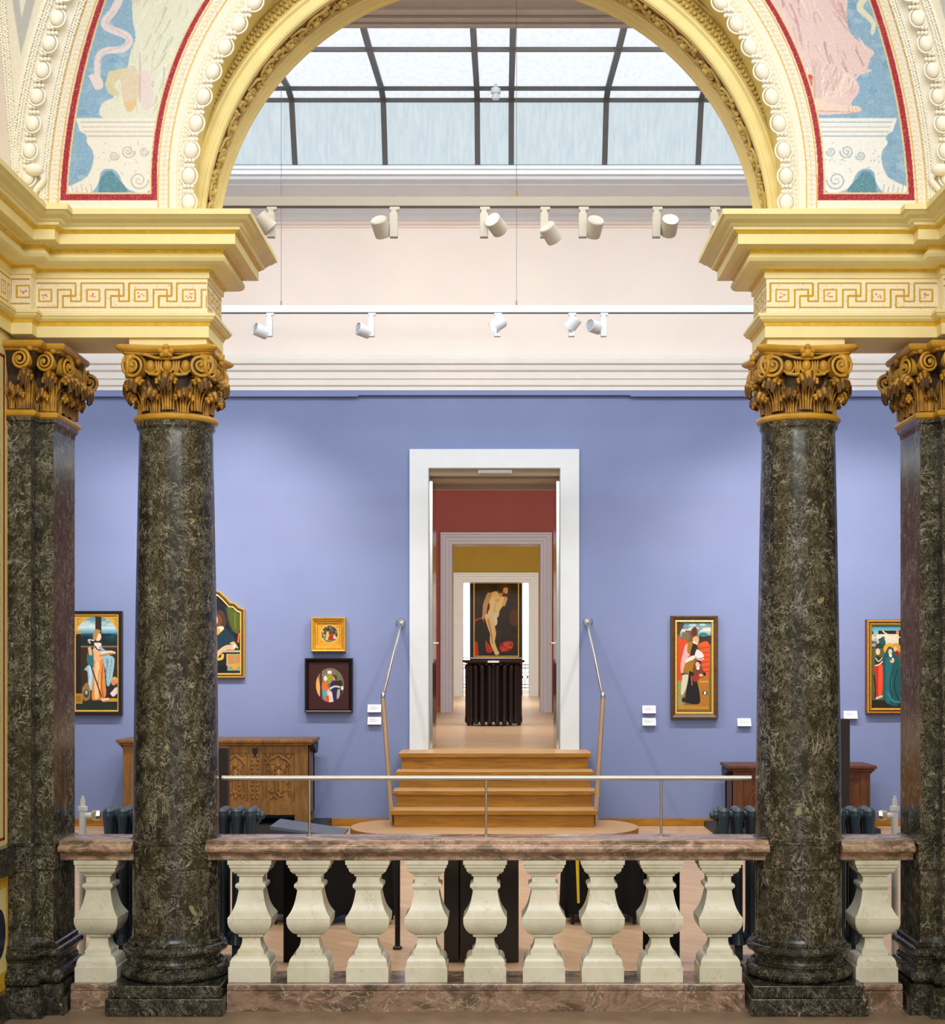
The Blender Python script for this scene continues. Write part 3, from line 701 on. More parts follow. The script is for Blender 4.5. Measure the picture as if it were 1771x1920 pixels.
for s in (1, -1):
    side = 'left' if s > 0 else 'right'
    e = thing('entablature', 'cream and gold entablature with a Greek key frieze resting on the %s round column' % side, 'entablature', (mx(-1.9, s), 0, 3.74), kind='thing')
    P = ent_path(s)
    mb = MB(); mb.sweep(P, ARCHI, ARCHI_M, sgn=s)
    mb.box(mx(-2.745, s), mx(-1.652, s), -0.205, 0.205, 3.786, 3.80); mb.box(mx(-2.73, s), mx(-2.615, s), -0.295, -0.2, 3.786, 3.80)
    mb.build('architrave', [M['cream'], M['ochre']], e)
    mb = MB(); mb.box(mx(-2.095, s), mx(-1.66, s), -0.195, 0.195, 3.741, 3.79); mb.build('impost_block', M['cream'], e)
    mb = MB(); mb.sweep(P, [(0, 3.915), (0, 4.12)], None, sgn=s); fr = mb.build('frieze', M['frieze'], e)
    mb = MB(); mb.sweep(P, CORN, CORN_M, sgn=s, smooth=[5 < i < 11 or 20 < i < 25 for i in range(len(CORN))])
    mb.box(mx(-2.745, s), mx(-1.652, s), -0.2, 0.2, 4.40, 4.43); mb.build('cornice', [M['cream'], M['ochre']], e)
    # painted key pattern: front face, return, and the two short faces by the corner
    for (u0, u1, z0, z1, n, fn) in (
        (-2.61, -1.655, 3.935, 4.10, 4, lambda X, Z: np.stack([X, np.full_like(X, -0.2115), Z], -1)),
        (-0.205, 0.205, 3.935, 4.10, 2, lambda X, Z: np.stack([np.full_like(X, mx(-1.6505, s)), X, Z], -1)),
        (-2.725, -2.62, 3.935, 4.10, 1, lambda X, Z: np.stack([X, np.full_like(X, -0.3015), Z], -1)),
        (-1.2, -0.305, 3.935, 4.10, 4, lambda X, Z: np.stack([np.full_like(X, mx(-2.7285, s)), X, Z], -1))):
        if s < 0 and u0 < -1.6: u0, u1 = mx(u1, s), mx(u0, s)
        cv = Canvas(u0, u1, z0, z1, 420, (246, 236, 208)); cv.grain(5)
        pw = 0.2685; st_ = wx(62.7, -0.21) if s > 0 else wx(1444, -0.21)
        if n == 2: st_, pw = -0.2, 0.16
        if n == 1: st_ = wx(1444, -0.21) + 4 * pw if s < 0 else -2.725
        meander(cv, st_, pw, 4.092, 3.958)
        vertical_painting('key_border', cv, fn, fr, M['fresco'])

# ---- painted vault corners with egg mouldings
def ring_px(y): return 912.0 - math.sqrt(max(0, 559.0 ** 2 - (355.0 - y) ** 2)) if y < 355 else 353.0
def c_red_in(y): return 922 - math.sqrt(628.0 ** 2 - (340 - y) ** 2) if y < 340 else 294.0
def c_red_out(y): return 1386.5 - math.sqrt(1275.0 ** 2 - (427 - y) ** 2)
def c_egg(y): return 1133 - math.sqrt(1082.0 ** 2 - (375 - y) ** 2)
def vault_d(pxl, y):
    r = ring_px(y); t = min(1.25, max(0.0, (r - pxl) / r)); v = min(1.1, max(0.0, (385 - y) / 385))
    return 8.2 - (0.12 + 0.5 * v) * t ** 1.3
def vault(pxl, y, s, lift=0.0):
    d = vault_d(pxl, y) - lift
    return pt(pxl if s > 0 else 1827 - pxl, y, d)
def drape(cv, poly, slope, cols, X_):
    m = cv.pmask(cv.smooth(poly + [poly[0]], 5)); keep = cv.a.copy()
    xs = [p[0] for p in poly]; ys_ = [p[1] for p in poly]
    for k in range(260):
        x = random.uniform(min(xs), max(xs)); y = random.uniform(min(ys_), max(ys_)); L = random.uniform(14, 46)
        g = slope(X_(x), y) * (1 if X_(10) < X_(20) else -1) + random.uniform(-.25, .25); w = random.uniform(1.2, 5)
        cv.line([(x, y), (x + g * L * .4 + random.uniform(-3, 3), y + L * .5), (x + g * L, y + L)], (w, w * .4), random.choice(cols), random.uniform(.35, .8))
    cv.a[~m] = keep[~m]
for s in (1, -1):
    if s > 0: lab = 'fresco of a pale green draped figure with a pink ribbon, left of the arch'
    else: lab = 'fresco of a pink robed figure with a bare foot, right of the arch'
    fz = thing('wall_fresco', lab, 'fresco', tuple(vault(200, 380, s)), kind='thing')
    X_ = (lambda x: x) if s > 0 else (lambda x: 1827 - x)
    cx0, cx1 = (-30, 700) if s > 0 else (1127, 1857)
    cv = Canvas(cx0, cx1, -160, 405, 0.95, (244, 238, 223))
    ys = [y for y in range(-162, 377, 6)]
    PO = lambda off, fn, y1=376: [(X_(fn(y) + off), y) for y in range(-162, y1 + 1, 6)]
    # ornament bands
    for t, w, c in ((0.05, 2.2, (222, 176, 82)), (0.36, 2.4, (220, 180, 92)), (0.62, 1.2, (232, 214, 160)), (0.80, 1.4, (214, 200, 150))):
        cv.line([(X_(c_red_in(y) + t * (ring_px(y) - c_red_in(y))), y) for y in range(-162, 391, 8)], w, c, 1, False)
    for y in range(-160, 388, 9):
        for t0, t1 in ((0.10, 0.32), (0.66, 0.78)):
            a = c_red_in(y) + t0 * (ring_px(y) - c_red_in(y)); b = c_red_in(y) + t1 * (ring_px(y) - c_red_in(y))
            cv.line([(X_(a), y + 4), (X_((a + b) / 2), y), (X_(b), y + 3)], 1.3, (206, 190, 140), .8)
            cv.ell(X_((a + b) / 2), y + 4, 1.6, 1.6, (190, 176, 140), .7)
        a = c_red_out(y)
        cv.line([(X_(a - 17), y + 3), (X_(a - 11), y), (X_(a - 6), y + 4)], 1.2, (206, 190, 146), .7)
    for off, w, c in ((-4, 2.4, (224, 180, 90)), (-22, 2.2, (220, 180, 96))): cv.line(PO(off, c_red_out, 392), w, c, 1, False)
    # red border, gilt inner line, blue ground
    cv.poly([(X_(c_red_out(y)), y) for y in ys + [376]] + [(X_(c_red_in(y)), y) for y in [376] + ys[::-1]], (170, 54, 66))
    cv.poly([(X_(c_red_out(y) + 11), y) for y in ys if y < 362] + [(X_(124), 364)] + [(X_(284), 364)] + [(X_(c_red_in(y) - 10), y) for y in ys[::-1] if y < 362], (232, 214, 160))
    bl = [(X_(c_red_out(y) + 14), y) for y in ys if y < 360] + [(X_(126), 361)] + [(X_(281), 361)] + [(X_(c_red_in(y) - 13), y) for y in ys[::-1] if y < 360]
    bm = cv.pmask(bl)
    cv.put(bm, (140, 178, 210)); base = cv.a.copy()
    for k in range(160):
        cv.ell(X_(random.uniform(120, 480)), random.uniform(-150, 360), random.uniform(4, 14), random.uniform(3, 9), random.choice([(166, 198, 220), (112, 156, 196), (176, 204, 220), (108, 154, 190), (196, 214, 222)]), .4)
    cv.a[~bm] = base[~bm]; keep = cv.a.copy()
    q = lambda pts: [(X_(x), y) for x, y in pts]
    if s > 0:
        cv.line(q([(226, -6), (214, 18), (196, 42), (206, 54), (236, 66), (242, 80), (228, 92), (196, 96), (184, 110), (182, 146)]), (15, 12), (228, 216, 222))
        cv.line(q([(214, 20), (200, 44), (236, 68), (236, 84), (196, 98), (186, 120)]), 2, (200, 186, 198), .8)
        cv.blob(q([(166, 142), (178, 138), (192, 150), (192, 164), (180, 168), (172, 156)]), (232, 216, 220))
        cv.blob(q([(290, -162), (252, -30), (248, 30), (254, 70), (244, 100), (236, 130), (206, 140), (198, 160), (214, 180), (190, 196), (196, 222), (296, 224), (300, 190), (312, 150), (340, 90), (372, 30), (404, -30), (520, -162)]), (226, 228, 214))
        drape(cv, q([(290, -160), (250, -30), (248, 60), (236, 130), (214, 180), (296, 222), (312, 150), (340, 90), (372, 30), (402, -30), (500, -160)]), lambda x, y: (-.42 if x > 270 else -.2), [(186, 190, 162), (248, 246, 236), (166, 174, 156), (214, 184, 186), (206, 206, 176), (150, 160, 150)], X_)
        cv.blob(q([(204, 134), (232, 128), (246, 128), (226, 146), (214, 160), (224, 176), (208, 178), (198, 160)]), (216, 206, 172))
        cv.blob(q([(226, 134), (250, 122), (262, 150), (258, 186), (236, 202), (228, 176)]), (222, 208, 184)); cv.blob(q([(260, 140), (276, 134), (288, 180), (280, 206), (264, 196)]), (228, 212, 214))
        cv.line(q([(262, 100), (262, 150), (262, 190)]), 3, (196, 180, 178), .7)
        cv.blob(q([(234, 192), (256, 188), (250, 206), (238, 208)]), (226, 196, 150))
    else:
        cv.blob(q([(480, -162), (384, -30), (396, 10), (382, 40), (362, 70), (344, 100), (336, 120), (330, 146), (334, 190), (330, 214), (240, 213), (212, 206), (232, 196), (216, 168), (226, 140), (206, 138), (196, 110), (190, 96), (226, 70), (240, 40), (242, -30), (290, -162)][::-1]), (230, 206, 208))
        drape(cv, q([(470, -160), (382, -30), (394, 10), (362, 70), (338, 120), (230, 136), (198, 98), (240, 40), (242, -30), (292, -160)]), lambda x, y: (-.5 if x < 300 else -.35), [(208, 160, 168), (250, 238, 236), (194, 148, 156), (242, 218, 208), (180, 136, 146), (232, 200, 204)], X_)
        cv.blob(q([(262, 120), (300, 124), (326, 132), (322, 170), (306, 186), (270, 186), (240, 178), (222, 160), (232, 142)]), (236, 216, 214))
        drape(cv, q([(262, 120), (322, 132), (318, 176), (240, 180), (224, 160)]), lambda x, y: .3, [(214, 184, 186), (248, 236, 232), (206, 170, 174), (240, 222, 214)], X_)
        cv.line(q([(298, 120), (296, 160), (294, 200)]), (20, 15), (222, 198, 196)); cv.line(q([(301, 124), (300, 196)]), 3, (200, 170, 170), .8); cv.blob(q([(304, 142), (312, 140), (312, 160), (306, 164)]), (206, 100, 86))
        cv.blob(q([(286, 186), (304, 186), (306, 208), (288, 211), (252, 212), (222, 211), (212, 206), (220, 199), (244, 198), (268, 192)]), (236, 216, 204))
        for k in range(4): cv.line(q([(216 + k * 7, 204 - k), (214 + k * 7, 210)]), 1.3, (204, 160, 150), .9, False)
        cv.line(q([(226, 211), (262, 209), (300, 208)]), 2, (206, 150, 140), .8)
        cv.line(q([(206, -6), (216, 14), (202, 30), (190, 44), (192, 62)]), (14, 7), (224, 226, 206)); cv.line(q([(196, 132), (214, 136), (226, 150)]), 5, (230, 206, 208))
    # painted pedestal with scrolled feet
    PED = (238, 234, 226) if s > 0 else (240, 240, 240); SH = (170, 172, 170) if s > 0 else (128, 160, 182)
    x0, x1 = (142, 294) if s > 0 else (146, 294)
    cv.poly(q([(x0, 222), (x1, 222), (x1, 262), (x0 + 22, 262), (x0 + 18, 252), (x0 + 8, 246), (x0 + 4, 234)]), PED)
    for yy, w in ((229, 2), (238, 1.6), (247, 2.4), (255, 2)): cv.line(q([(x0 + 6 + (yy - 222) * .4, yy), (x1, yy)]), w, SH, .75, False)
    cv.blob(q([(x0 + 20, 262), (x1 - 4, 262), (x1 - 6, 300), (x1 - 6, 342), (270, 362), (236, 352), (222, 326), (206, 316), (190, 322), (184, 344), (168, 362), (132, 362), (128, 350), (146, 342), (164, 330), (174, 306), (174, 284), (164, 270)]), PED)
    cv.blob(q([(184, 362), (188, 334), (206, 320), (222, 336), (238, 360)]), (96, 146, 166))
    for cx, cy, r in ((260, 338, 18), (240, 284, 13), (214, 292, 9), (270, 284, 9)):
        sp = [(X_(cx + r * (1 - k / 26) * math.cos(k * .5)), cy + r * (1 - k / 26) * math.sin(k * .5)) for k in range(26)]
        cv.line(sp, (2.4, 1.4), SH, .8)
    for k in range(30): cv.line(q([(random.uniform(176, 286), random.uniform(266, 330)), (random.uniform(176, 286), random.uniform(266, 330))][:1] * 2), 3, SH, .5, False)
    for k in range(5): cv.line(q([(134 + 9 * k, 346 + (k % 2) * 4), (136 + 9 * k, 360)]), 1.6, SH, .7, False)
    cv.a[~bm] = keep[~bm]
    # worn speckle over the picture
    pm = cv.pmask([(X_(c_red_out(y)), y) for y in ys + [376]] + [(X_(c_red_in(y)), y) for y in [376] + ys[::-1]])
    sp = (np.random.rand(*pm.shape) > 0.93) & pm
    cv.a[sp] = cv.a[sp] * 0.45 + np.array((244, 240, 232)) * 0.55
    cv.grain(5)
    # grey wedge between the two vault ribs
    cv.poly(q([(-4, -160), (18, -30), (39, 104), (74, -30), (130, -160)]), (196, 200, 200)); cv.poly(q([(16, -160), (33, -30), (40, 34), (56, -30), (100, -160)]), (240, 238, 232))
    cv.poly(q([(-30, -30), (-4, -30), (4, 80), (14, 200), (24, 320), (24, 405), (-30, 405)]), (228, 218, 212))
    cv.line(q([(-4, -30), (4, 80), (14, 200), (24, 330)]), 2.4, (120, 74, 66))
    cv.line(q([(0, -30), (8, 80), (18, 200), (28, 330)]), 1.4, (222, 206, 186))
    H_, W_ = 380, 300
    Pg = np.zeros((H_, W_, 3)); xg = np.zeros((H_, W_)); yg = np.zeros((H_, W_))
    for j in range(H_):
        y = -158 + 558 * j / (H_ - 1); r = ring_px(y) + 6
        for i in range(W_):
            x = -28 + (r + 28) * i / (W_ - 1)
            p = vault(x, y, s); Pg[j, i] = p; xg[j, i] = X_(x); yg[j, i] = y
    painted_grid('painted_plaster', Pg, cv.sample(xg, yg), M['fresco'], fz)
    # inner edge of the vault rib, running back to the arch wall
    mb = MB(); rows = []
    for j in range(60):
        y = -158 + 558 * j / 59; a = vault(ring_px(y) + 6, y, s); b = Vector((a.x, YF, a.z)); rows += [a, b]
    mb.add(rows, [(2 * j, 2 * j + 1, 2 * j + 3, 2 * j + 2) for j in range(59)], 0, True); mb.build('rib_edge', M['arch'], fz)
    # egg mouldings
    mb = MB()
    def egg_line(fn, y_list, r, inner):
        for k, y in enumerate(y_list):
            x = fn(y); c = vault(x, y, s, 0.010); tx = fn(y - 6) - fn(y + 6); ang = math.atan2(tx, 12.0) * s
            R = Matrix.Rotation(ang, 3, 'Y')
            mb.ell(c, (r, r * .8, r * 1.22), 14, 10, 0, R)
            # cup around the egg
            ring_pts = [c + R @ Vector((1.28 * r * math.cos(t), 0.004, 1.45 * r * math.sin(t))) for t in [2 * PI * q_ / 18 for q_ in range(19)]]
            mb.tube(ring_pts, 0.0055, 6, 0, False)
            if k + 1 < len(y_list):
                ym = (y + y_list[k + 1]) / 2
                for dx in (-7, 0, 7):
                    for dy in (-5, 5): mb.ell(vault(fn(ym) + dx, ym + dy, s, 0.008), (0.011, 0.014, 0.012), 7, 5, 0)
    egg_line(ring_px, [379, 330, 282, 231, 181, 134, 88, 45, 4, -34, -69, -101, -130], 0.037, True)
    m_in = mb.build('egg_moulding', M['ivory'], fz)
    mb = MB(); egg_line(c_egg, [332, 282, 231, 180, 131, 81, 33, -16, -64, -112], 0.034, False)
    mb.build('egg_moulding', M['ivory'], fz)
    # small leaf mouldings: either side of the outer eggs and the left rib
    def leaf_line(fn, y0, y1, wd, step=5.0):
        mb = MB(); y = y0
        mb.tube([vault(fn(yy), yy, s, -0.004) for yy in np.arange(y0, y1, -8)], 0.012, 6)
        while y > y1:
            for dx in (-wd * .5, 0.0, wd * .5):
                yy = y - (2.0 if dx else 0)
                R = Matrix.Rotation(random.uniform(-1, 1), 3, 'Y')
                mb.ell(vault(fn(yy) + dx, yy, s, 0.004), (0.007, 0.008, 0.012), 6, 4, 0, R)
            y -= step
        mb.build('leaf_moulding', M['ivory'], fz)
    leaf_line(lambda y: c_red_out(y) - 32, 372, -150, 11)
    leaf_line(lambda y: c_egg(y) - 26, 300, -150, 12)
    leaf_line(lambda y: 22 - 0.085 * (330 - y) + 8, 320, -150, 10)
    mb = MB()
    for k in range(18):
        t = k / 17; mb.ell(vault(74 + 8 * math.sin(t * 5), 322 + 42 * t, s, 0.02), (0.02 - .01 * t, 0.022, 0.018), 8, 6, 0)
    mb.ell(vault(64, 318, s, 0.03), (0.05, 0.04, 0.032), 12, 8, 0); mb.build('corbel_scroll', M['ivory'], fz)

# ---- round columns
cx = XC - 1.79
col1 = thing('column', 'dark veined marble round column with a gilded capital, on the left of the steps', 'column', (cx, 0, 0), 'round columns of the loggia', 'thing')
mb = MB(); mb.box(cx - 0.325, cx + 0.325, -0.325, 0.325, 0, 0.098); mb.box(cx - 0.31, cx + 0.31, -0.31, 0.31, 0.098, 0.168); mb.build('plinth', M['marble_black'], col1, bevel=0.006)
def torus(r, z0, z1, b, n=9): return [(r - b + b * math.sin(PI * i / (n - 1)), z0 + (z1 - z0) * (1 - math.cos(PI * i / (n - 1))) / 2) for i in range(n)]
prof = [(0.25, 0.166)] + torus(0.306, 0.168, 0.248, 0.045) + [(0.268, 0.25), (0.268, 0.262), (0.258, 0.266), (0.25, 0.28), (0.252, 0.296), (0.262, 0.302), (0.262, 0.31)] + torus(0.298, 0.312, 0.368, 0.034) + [(0.268, 0.37), (0.268, 0.384), (0.256, 0.39), (0.248, 0.405), (0.2462, 0.43)]
mb = MB(); mb.lathe(prof, (cx, 0, 0), 64); mb.build('base', M['marble_black'], col1)
def rsh(z): t = (z - 0.43) / 2.87; return 0.2462 - 0.0385 * t ** 1.7
prof = [(rsh(z), z) for z in np.linspace(0.43, 0.80, 5)] + [(0.2545, 0.803), (0.2545, 0.935)] + [(0.262, 0.945), (0.262, 0.955), (rsh(.96), 0.962)] + [(rsh(z), z) for z in np.linspace(0.97, 3.27, 22)] + [(0.209, 3.285), (0.222, 3.30), (0.225, 3.328)]
mb = MB(); mb.lathe(prof, (cx, 0, 0), 64); mb.build('shaft', M['marble'], col1)
mb = MB(); mb.lathe([(0.2, 3.327), (0.222, 3.328), (0.236, 3.336), (0.2405, 3.348), (0.236, 3.36), (0.222, 3.368), (0.19, 3.37)], (cx, 0, 0), 48); mb.build('astragal', M['gilt_shine'], col1)

def leaf_mesh(z0, z1, r0, rt, w, nu=15, nv=22, flat=False):
    """acanthus leaf standing on a bell, tip curling outward; lobed outline with ribs"""
    vs = []; h = z1 - z0
    for j in range(nv + 1):
        t = j / nv
        if t < 0.68:
            q = t / 0.68; r = r0 + 0.012 * q ** 3 + 0.004; z = z0 + h * 0.86 * q
        else:
            q = (t - 0.68) / 0.32; a = q * 1.28 * PI
            R = (rt - r0 - 0.016) / 2.0
            r = r0 + 0.016 + R * (1 - math.cos(min(a, PI))) * (1 if a < PI else 1) - (0.25 * R * (1 - math.cos(a - PI)) if a > PI else 0)
            z = z0 + h * 0.86 + 0.14 * h * math.sin(min(a, PI / 2)) - (0.24 * h * (1 - math.cos(a - PI / 2)) if a > PI / 2 else 0)
        lob = 1 + 0.20 * math.sin(t * 5.5 * PI)
        wd = w * (0.62 + 0.5 * math.sin(PI * min(1, t * 0.92 + 0.06))) * lob * (1 if t < .9 else 1 - (t - .9) * 2.2)
        for i in range(nu + 1):
            u = 2 * i / nu - 1
            rr = r + 0.011 * math.cos(u * 3.5 * PI) * (0.4 + 0.6 * min(1, t * 3)) - 0.016 * abs(u) ** 2 * (1 - .3 * t) + (0.012 * (1 - abs(u)) ** 4)
            zz = z - (0.16 * h * abs(u) ** 1.6 * max(0, (t - 0.55) / 0.45)) - (0.02 * h * math.cos(u * 3 * PI) * max(0, (t - .8) / .2))
            if flat: vs.append((u * wd, -rr, zz))
            else:
                a = u * wd / max(rr, 0.12) - PI / 2
                vs.append((rr * math.cos(a), rr * math.sin(a), zz))
    fs = [(j * (nu + 1) + i, j * (nu + 1) + i + 1, (j + 1) * (nu + 1) + i + 1, (j + 1) * (nu + 1) + i) for j in range(nv) for i in range(nu)]
    return vs, fs
def volute_mb(c, r, ax, turns=2.4, sg=1, thick=0.05):
    """scroll disc: raised spiral band on a drum, seen from direction ax (unit vector, horizontal)"""
    mbx = MB(); c = Vector(c); ax = Vector(ax).normalized(); e1 = Vector((0, 0, 1)).cross(ax).normalized() * sg; e2 = Vector((0, 0, 1))
    n = 54; pts = []; rr = []
    for i in range(n + 1):
        t = i / n; rad = r * (1 - t) ** 0.85 * 0.93 + 0.008; th = PI * 0.5 - t * turns * 2 * PI
        pts.append(c + e1 * rad * math.cos(th) + e2 * rad * math.sin(th) + ax * (0.012 + 0.014 * t)); rr.append(0.0105 * (1 - .45 * t))
    mbx.tube(pts, rr, 7, 0)
    mbx.ell(c + ax * 0.026, (0.013, 0.013, 0.013), 8, 6, 0)
    d = [c + e1 * r * .95 * math.cos(2 * PI * k / 28) + e2 * r * .95 * math.sin(2 * PI * k / 28) for k in range(28)]
    o = [p - ax * thick for p in d]; f = [p + ax * 0.008 for p in d]
    mbx.add(f + o, [tuple(range(28)), tuple(range(55, 27, -1))], 1)
    mbx.add(f + o, [(k, (k + 1) % 28, (k + 1) % 28 + 28, k + 28) for k in range(28)], 0, True)
    return mbx

cap = MB()
cap.lathe([(0.16, 3.368), (0.197, 3.372), (0.194, 3.44), (0.196, 3.52), (0.204, 3.575), (0.214, 3.60), (0.226, 3.64), (0.232, 3.675), (0.24, 3.69)], (cx, 0, 0), 40)
capo = cap.build('capital', M['gilt_dark'], col1)
def leaf_mb(z0, z1, r0, rt, w, flat=False):
    """leaf blade with three raised stems and a rolled, lobed tip"""
    vs, fs = leaf_mesh(z0, z1, r0, rt, w, flat=flat); m = MB(); m.add(vs, fs, 1, True)
    h = z1 - z0; ye = lambda q: r0 + 0.012 * q ** 3 + 0.014
    for u, top in ((0, .92), (-.34, .80), (.34, .80), (-.72, .62), (.72, .62)):
        pts = []
        for q in np.linspace(0.0, 1.0, 9):
            sp = u * w * (0.75 + 0.55 * q ** 2.2); r = ye(q) - 0.010 * abs(u) + (0.020 * q ** 4 if u else .012 * q ** 4)
            pts.append((sp, -r, z0 + h * top * q))
        m.tube(pts, [0.0075 if not u else 0.0055] * 8 + [0.004], 6)
    L = rt - r0
    for u, sc, dz in ((0, 1.0, 0.0), (-.55, .82, -.012), (.55, .82, -.012), (-.95, .6, -.03), (.95, .6, -.03)):
        y = -(r0 + L * (0.80 - .22 * abs(u))); m.ell((u * w, y, z1 - 0.018 + dz), (0.30 * w * sc + .004, L * .26 * sc + .004, 0.020 * sc), 10, 7)
        m.ell((u * w, y - L * .16, z1 - 0.034 + dz), (0.24 * w * sc + .003, L * .16 * sc + .003, 0.020 * sc), 9, 6)
    return m
m1 = leaf_mb(3.372, 3.505, 0.197, 0.268, 0.050); m1.v = [(v[0] + cx, v[1], v[2]) for v in m1.v]; l1 = m1.build('acanthus_leaf', [M['gilt'], M['bronze']], capo)
m1 = leaf_mb(3.385, 3.592, 0.199, 0.292, 0.054); m1.v = [(v[0] + cx, v[1], v[2]) for v in m1.v]; l2 = m1.build('acanthus_leaf', [M['gilt'], M['bronze']], capo)
def rotcopy(o, a):
    c = o.copy(); COL.objects.link(c); c.parent = o.parent; c.rotation_euler.z = a; return c
l1.rotation_euler.z = PI / 8
for k in range(1, 8): rotcopy(l1, PI / 8 + k * PI / 4); rotcopy(l2, k * PI / 4)
for sg in (1, -1):
    a = -0.33 * sg
    v = volute_mb((cx - sg * 0.187, -0.222, 3.628), 0.067, (-math.sin(0.28) * sg, -math.cos(0.28), 0), 2.3, -sg, 0.045).build('volute', [M['gilt_shine'], M['gilt_dark']], capo)
    for k in (1, 2, 3): rotcopy(v, k * PI / 2)
m1 = MB()                                            # egg row, bead, and strap rising to the volutes
for k in range(4):
    R = Matrix.Rotation(k * PI / 2, 3, 'Z')
    def A(p): q = R @ Vector(p); return (q.x + cx, q.y, q.z)
    for x in (-0.098, 0.0, 0.098):
        m1.ell(A((x, -0.226 + abs(x) * 0.18, 3.628)), (0.027, 0.026, 0.036), 12, 8, 0)
        m1.tube([A((x + 0.036 * math.cos(t), -0.232 + abs(x) * 0.18, 3.632 + 0.044 * math.sin(t))) for t in np.linspace(-PI, 0, 9)], 0.007, 6, 0)
    for x in (-0.049, 0.049):
        for dx in (-0.012, 0, 0.012): m1.tube([A((x + dx * 1.3, -0.224, 3.655)), A((x + dx, -0.232, 3.62)), A((x + dx * .7, -0.226, 3.59))], [0.006, 0.007, 0.004], 6, 0)
    m1.tube([A((-0.13, -0.235, 3.69)), A((-0.06, -0.244, 3.668)), A((0, -0.246, 3.664)), A((0.06, -0.244, 3.668)), A((0.13, -0.235, 3.69))], 0.009, 6, 0)
    for x, z, r_ in ((0, 3.695, 0.026), (-0.03, 3.705, 0.018), (0.03, 3.705, 0.018), (0, 3.725, 0.018), (-0.022, 3.68, 0.015), (0.022, 3.68, 0.015)):
        m1.ell(A((x, -0.262, z)), (r_, 0.026, r_), 10, 7, 0)
    m1.tube([A((-0.11, -0.215, 3.583)), A((-0.05, -0.226, 3.578)), A((0.05, -0.226, 3.578)), A((0.11, -0.215, 3.583))], [0.006, 0.013, 0.013, 0.006], 7, 0)
    for x in (-.21, .21):
        m1.tube([A((x * .8, -.2, 3.69)), A((x, -.235, 3.672)), A((x * 1.08, -.235, 3.64))], [.016, .02, .012], 7, 0)
m1.build('egg_row', M['gilt_shine'], capo)
m1 = MB(); ab = []
for k in range(4):
    R = Matrix.Rotation(k * PI / 2, 3, 'Z')
    for u in np.linspace(-1, 1, 11):
        p = R @ Vector((0.262 * u, -0.285 + 0.045 * (1 - u * u), 0)); ab.append((p.x, p.y))
cxy = [(x + cx, y) for x, y in ab]
def scaled(k): return [(cx + (x) * k, y * k) for x, y in ab]
lev = [(0.84, 3.686), (0.88, 3.694), (0.89, 3.702), (0.93, 3.704), (0.95, 3.708), (0.985, 3.716), (1.0, 3.727), (0.985, 3.738), (0.95, 3.742)]
n = len(ab)
for i in range(len(lev) - 1):
    a = [(x, y, lev[i][1]) for x, y in scaled(lev[i][0])]; b = [(x, y, lev[i + 1][1]) for x, y in scaled(lev[i + 1][0])]
    m1.add(a + b, [(k, (k + 1) % n, (k + 1) % n + n, k + n) for k in range(n)], 0, True)
m1.add([(x, y, 3.742) for x, y in scaled(0.95)], [tuple(range(n))], 0); m1.add([(x, y, 3.686) for x, y in scaled(0.84)], [tuple(range(n))], 0)
m1.build('abacus', M['gilt_shine'], capo)
col2 = dup(col1, (XC + 1.79, 0, 0), 'dark veined marble round column with a gilded capital, on the right of the steps')

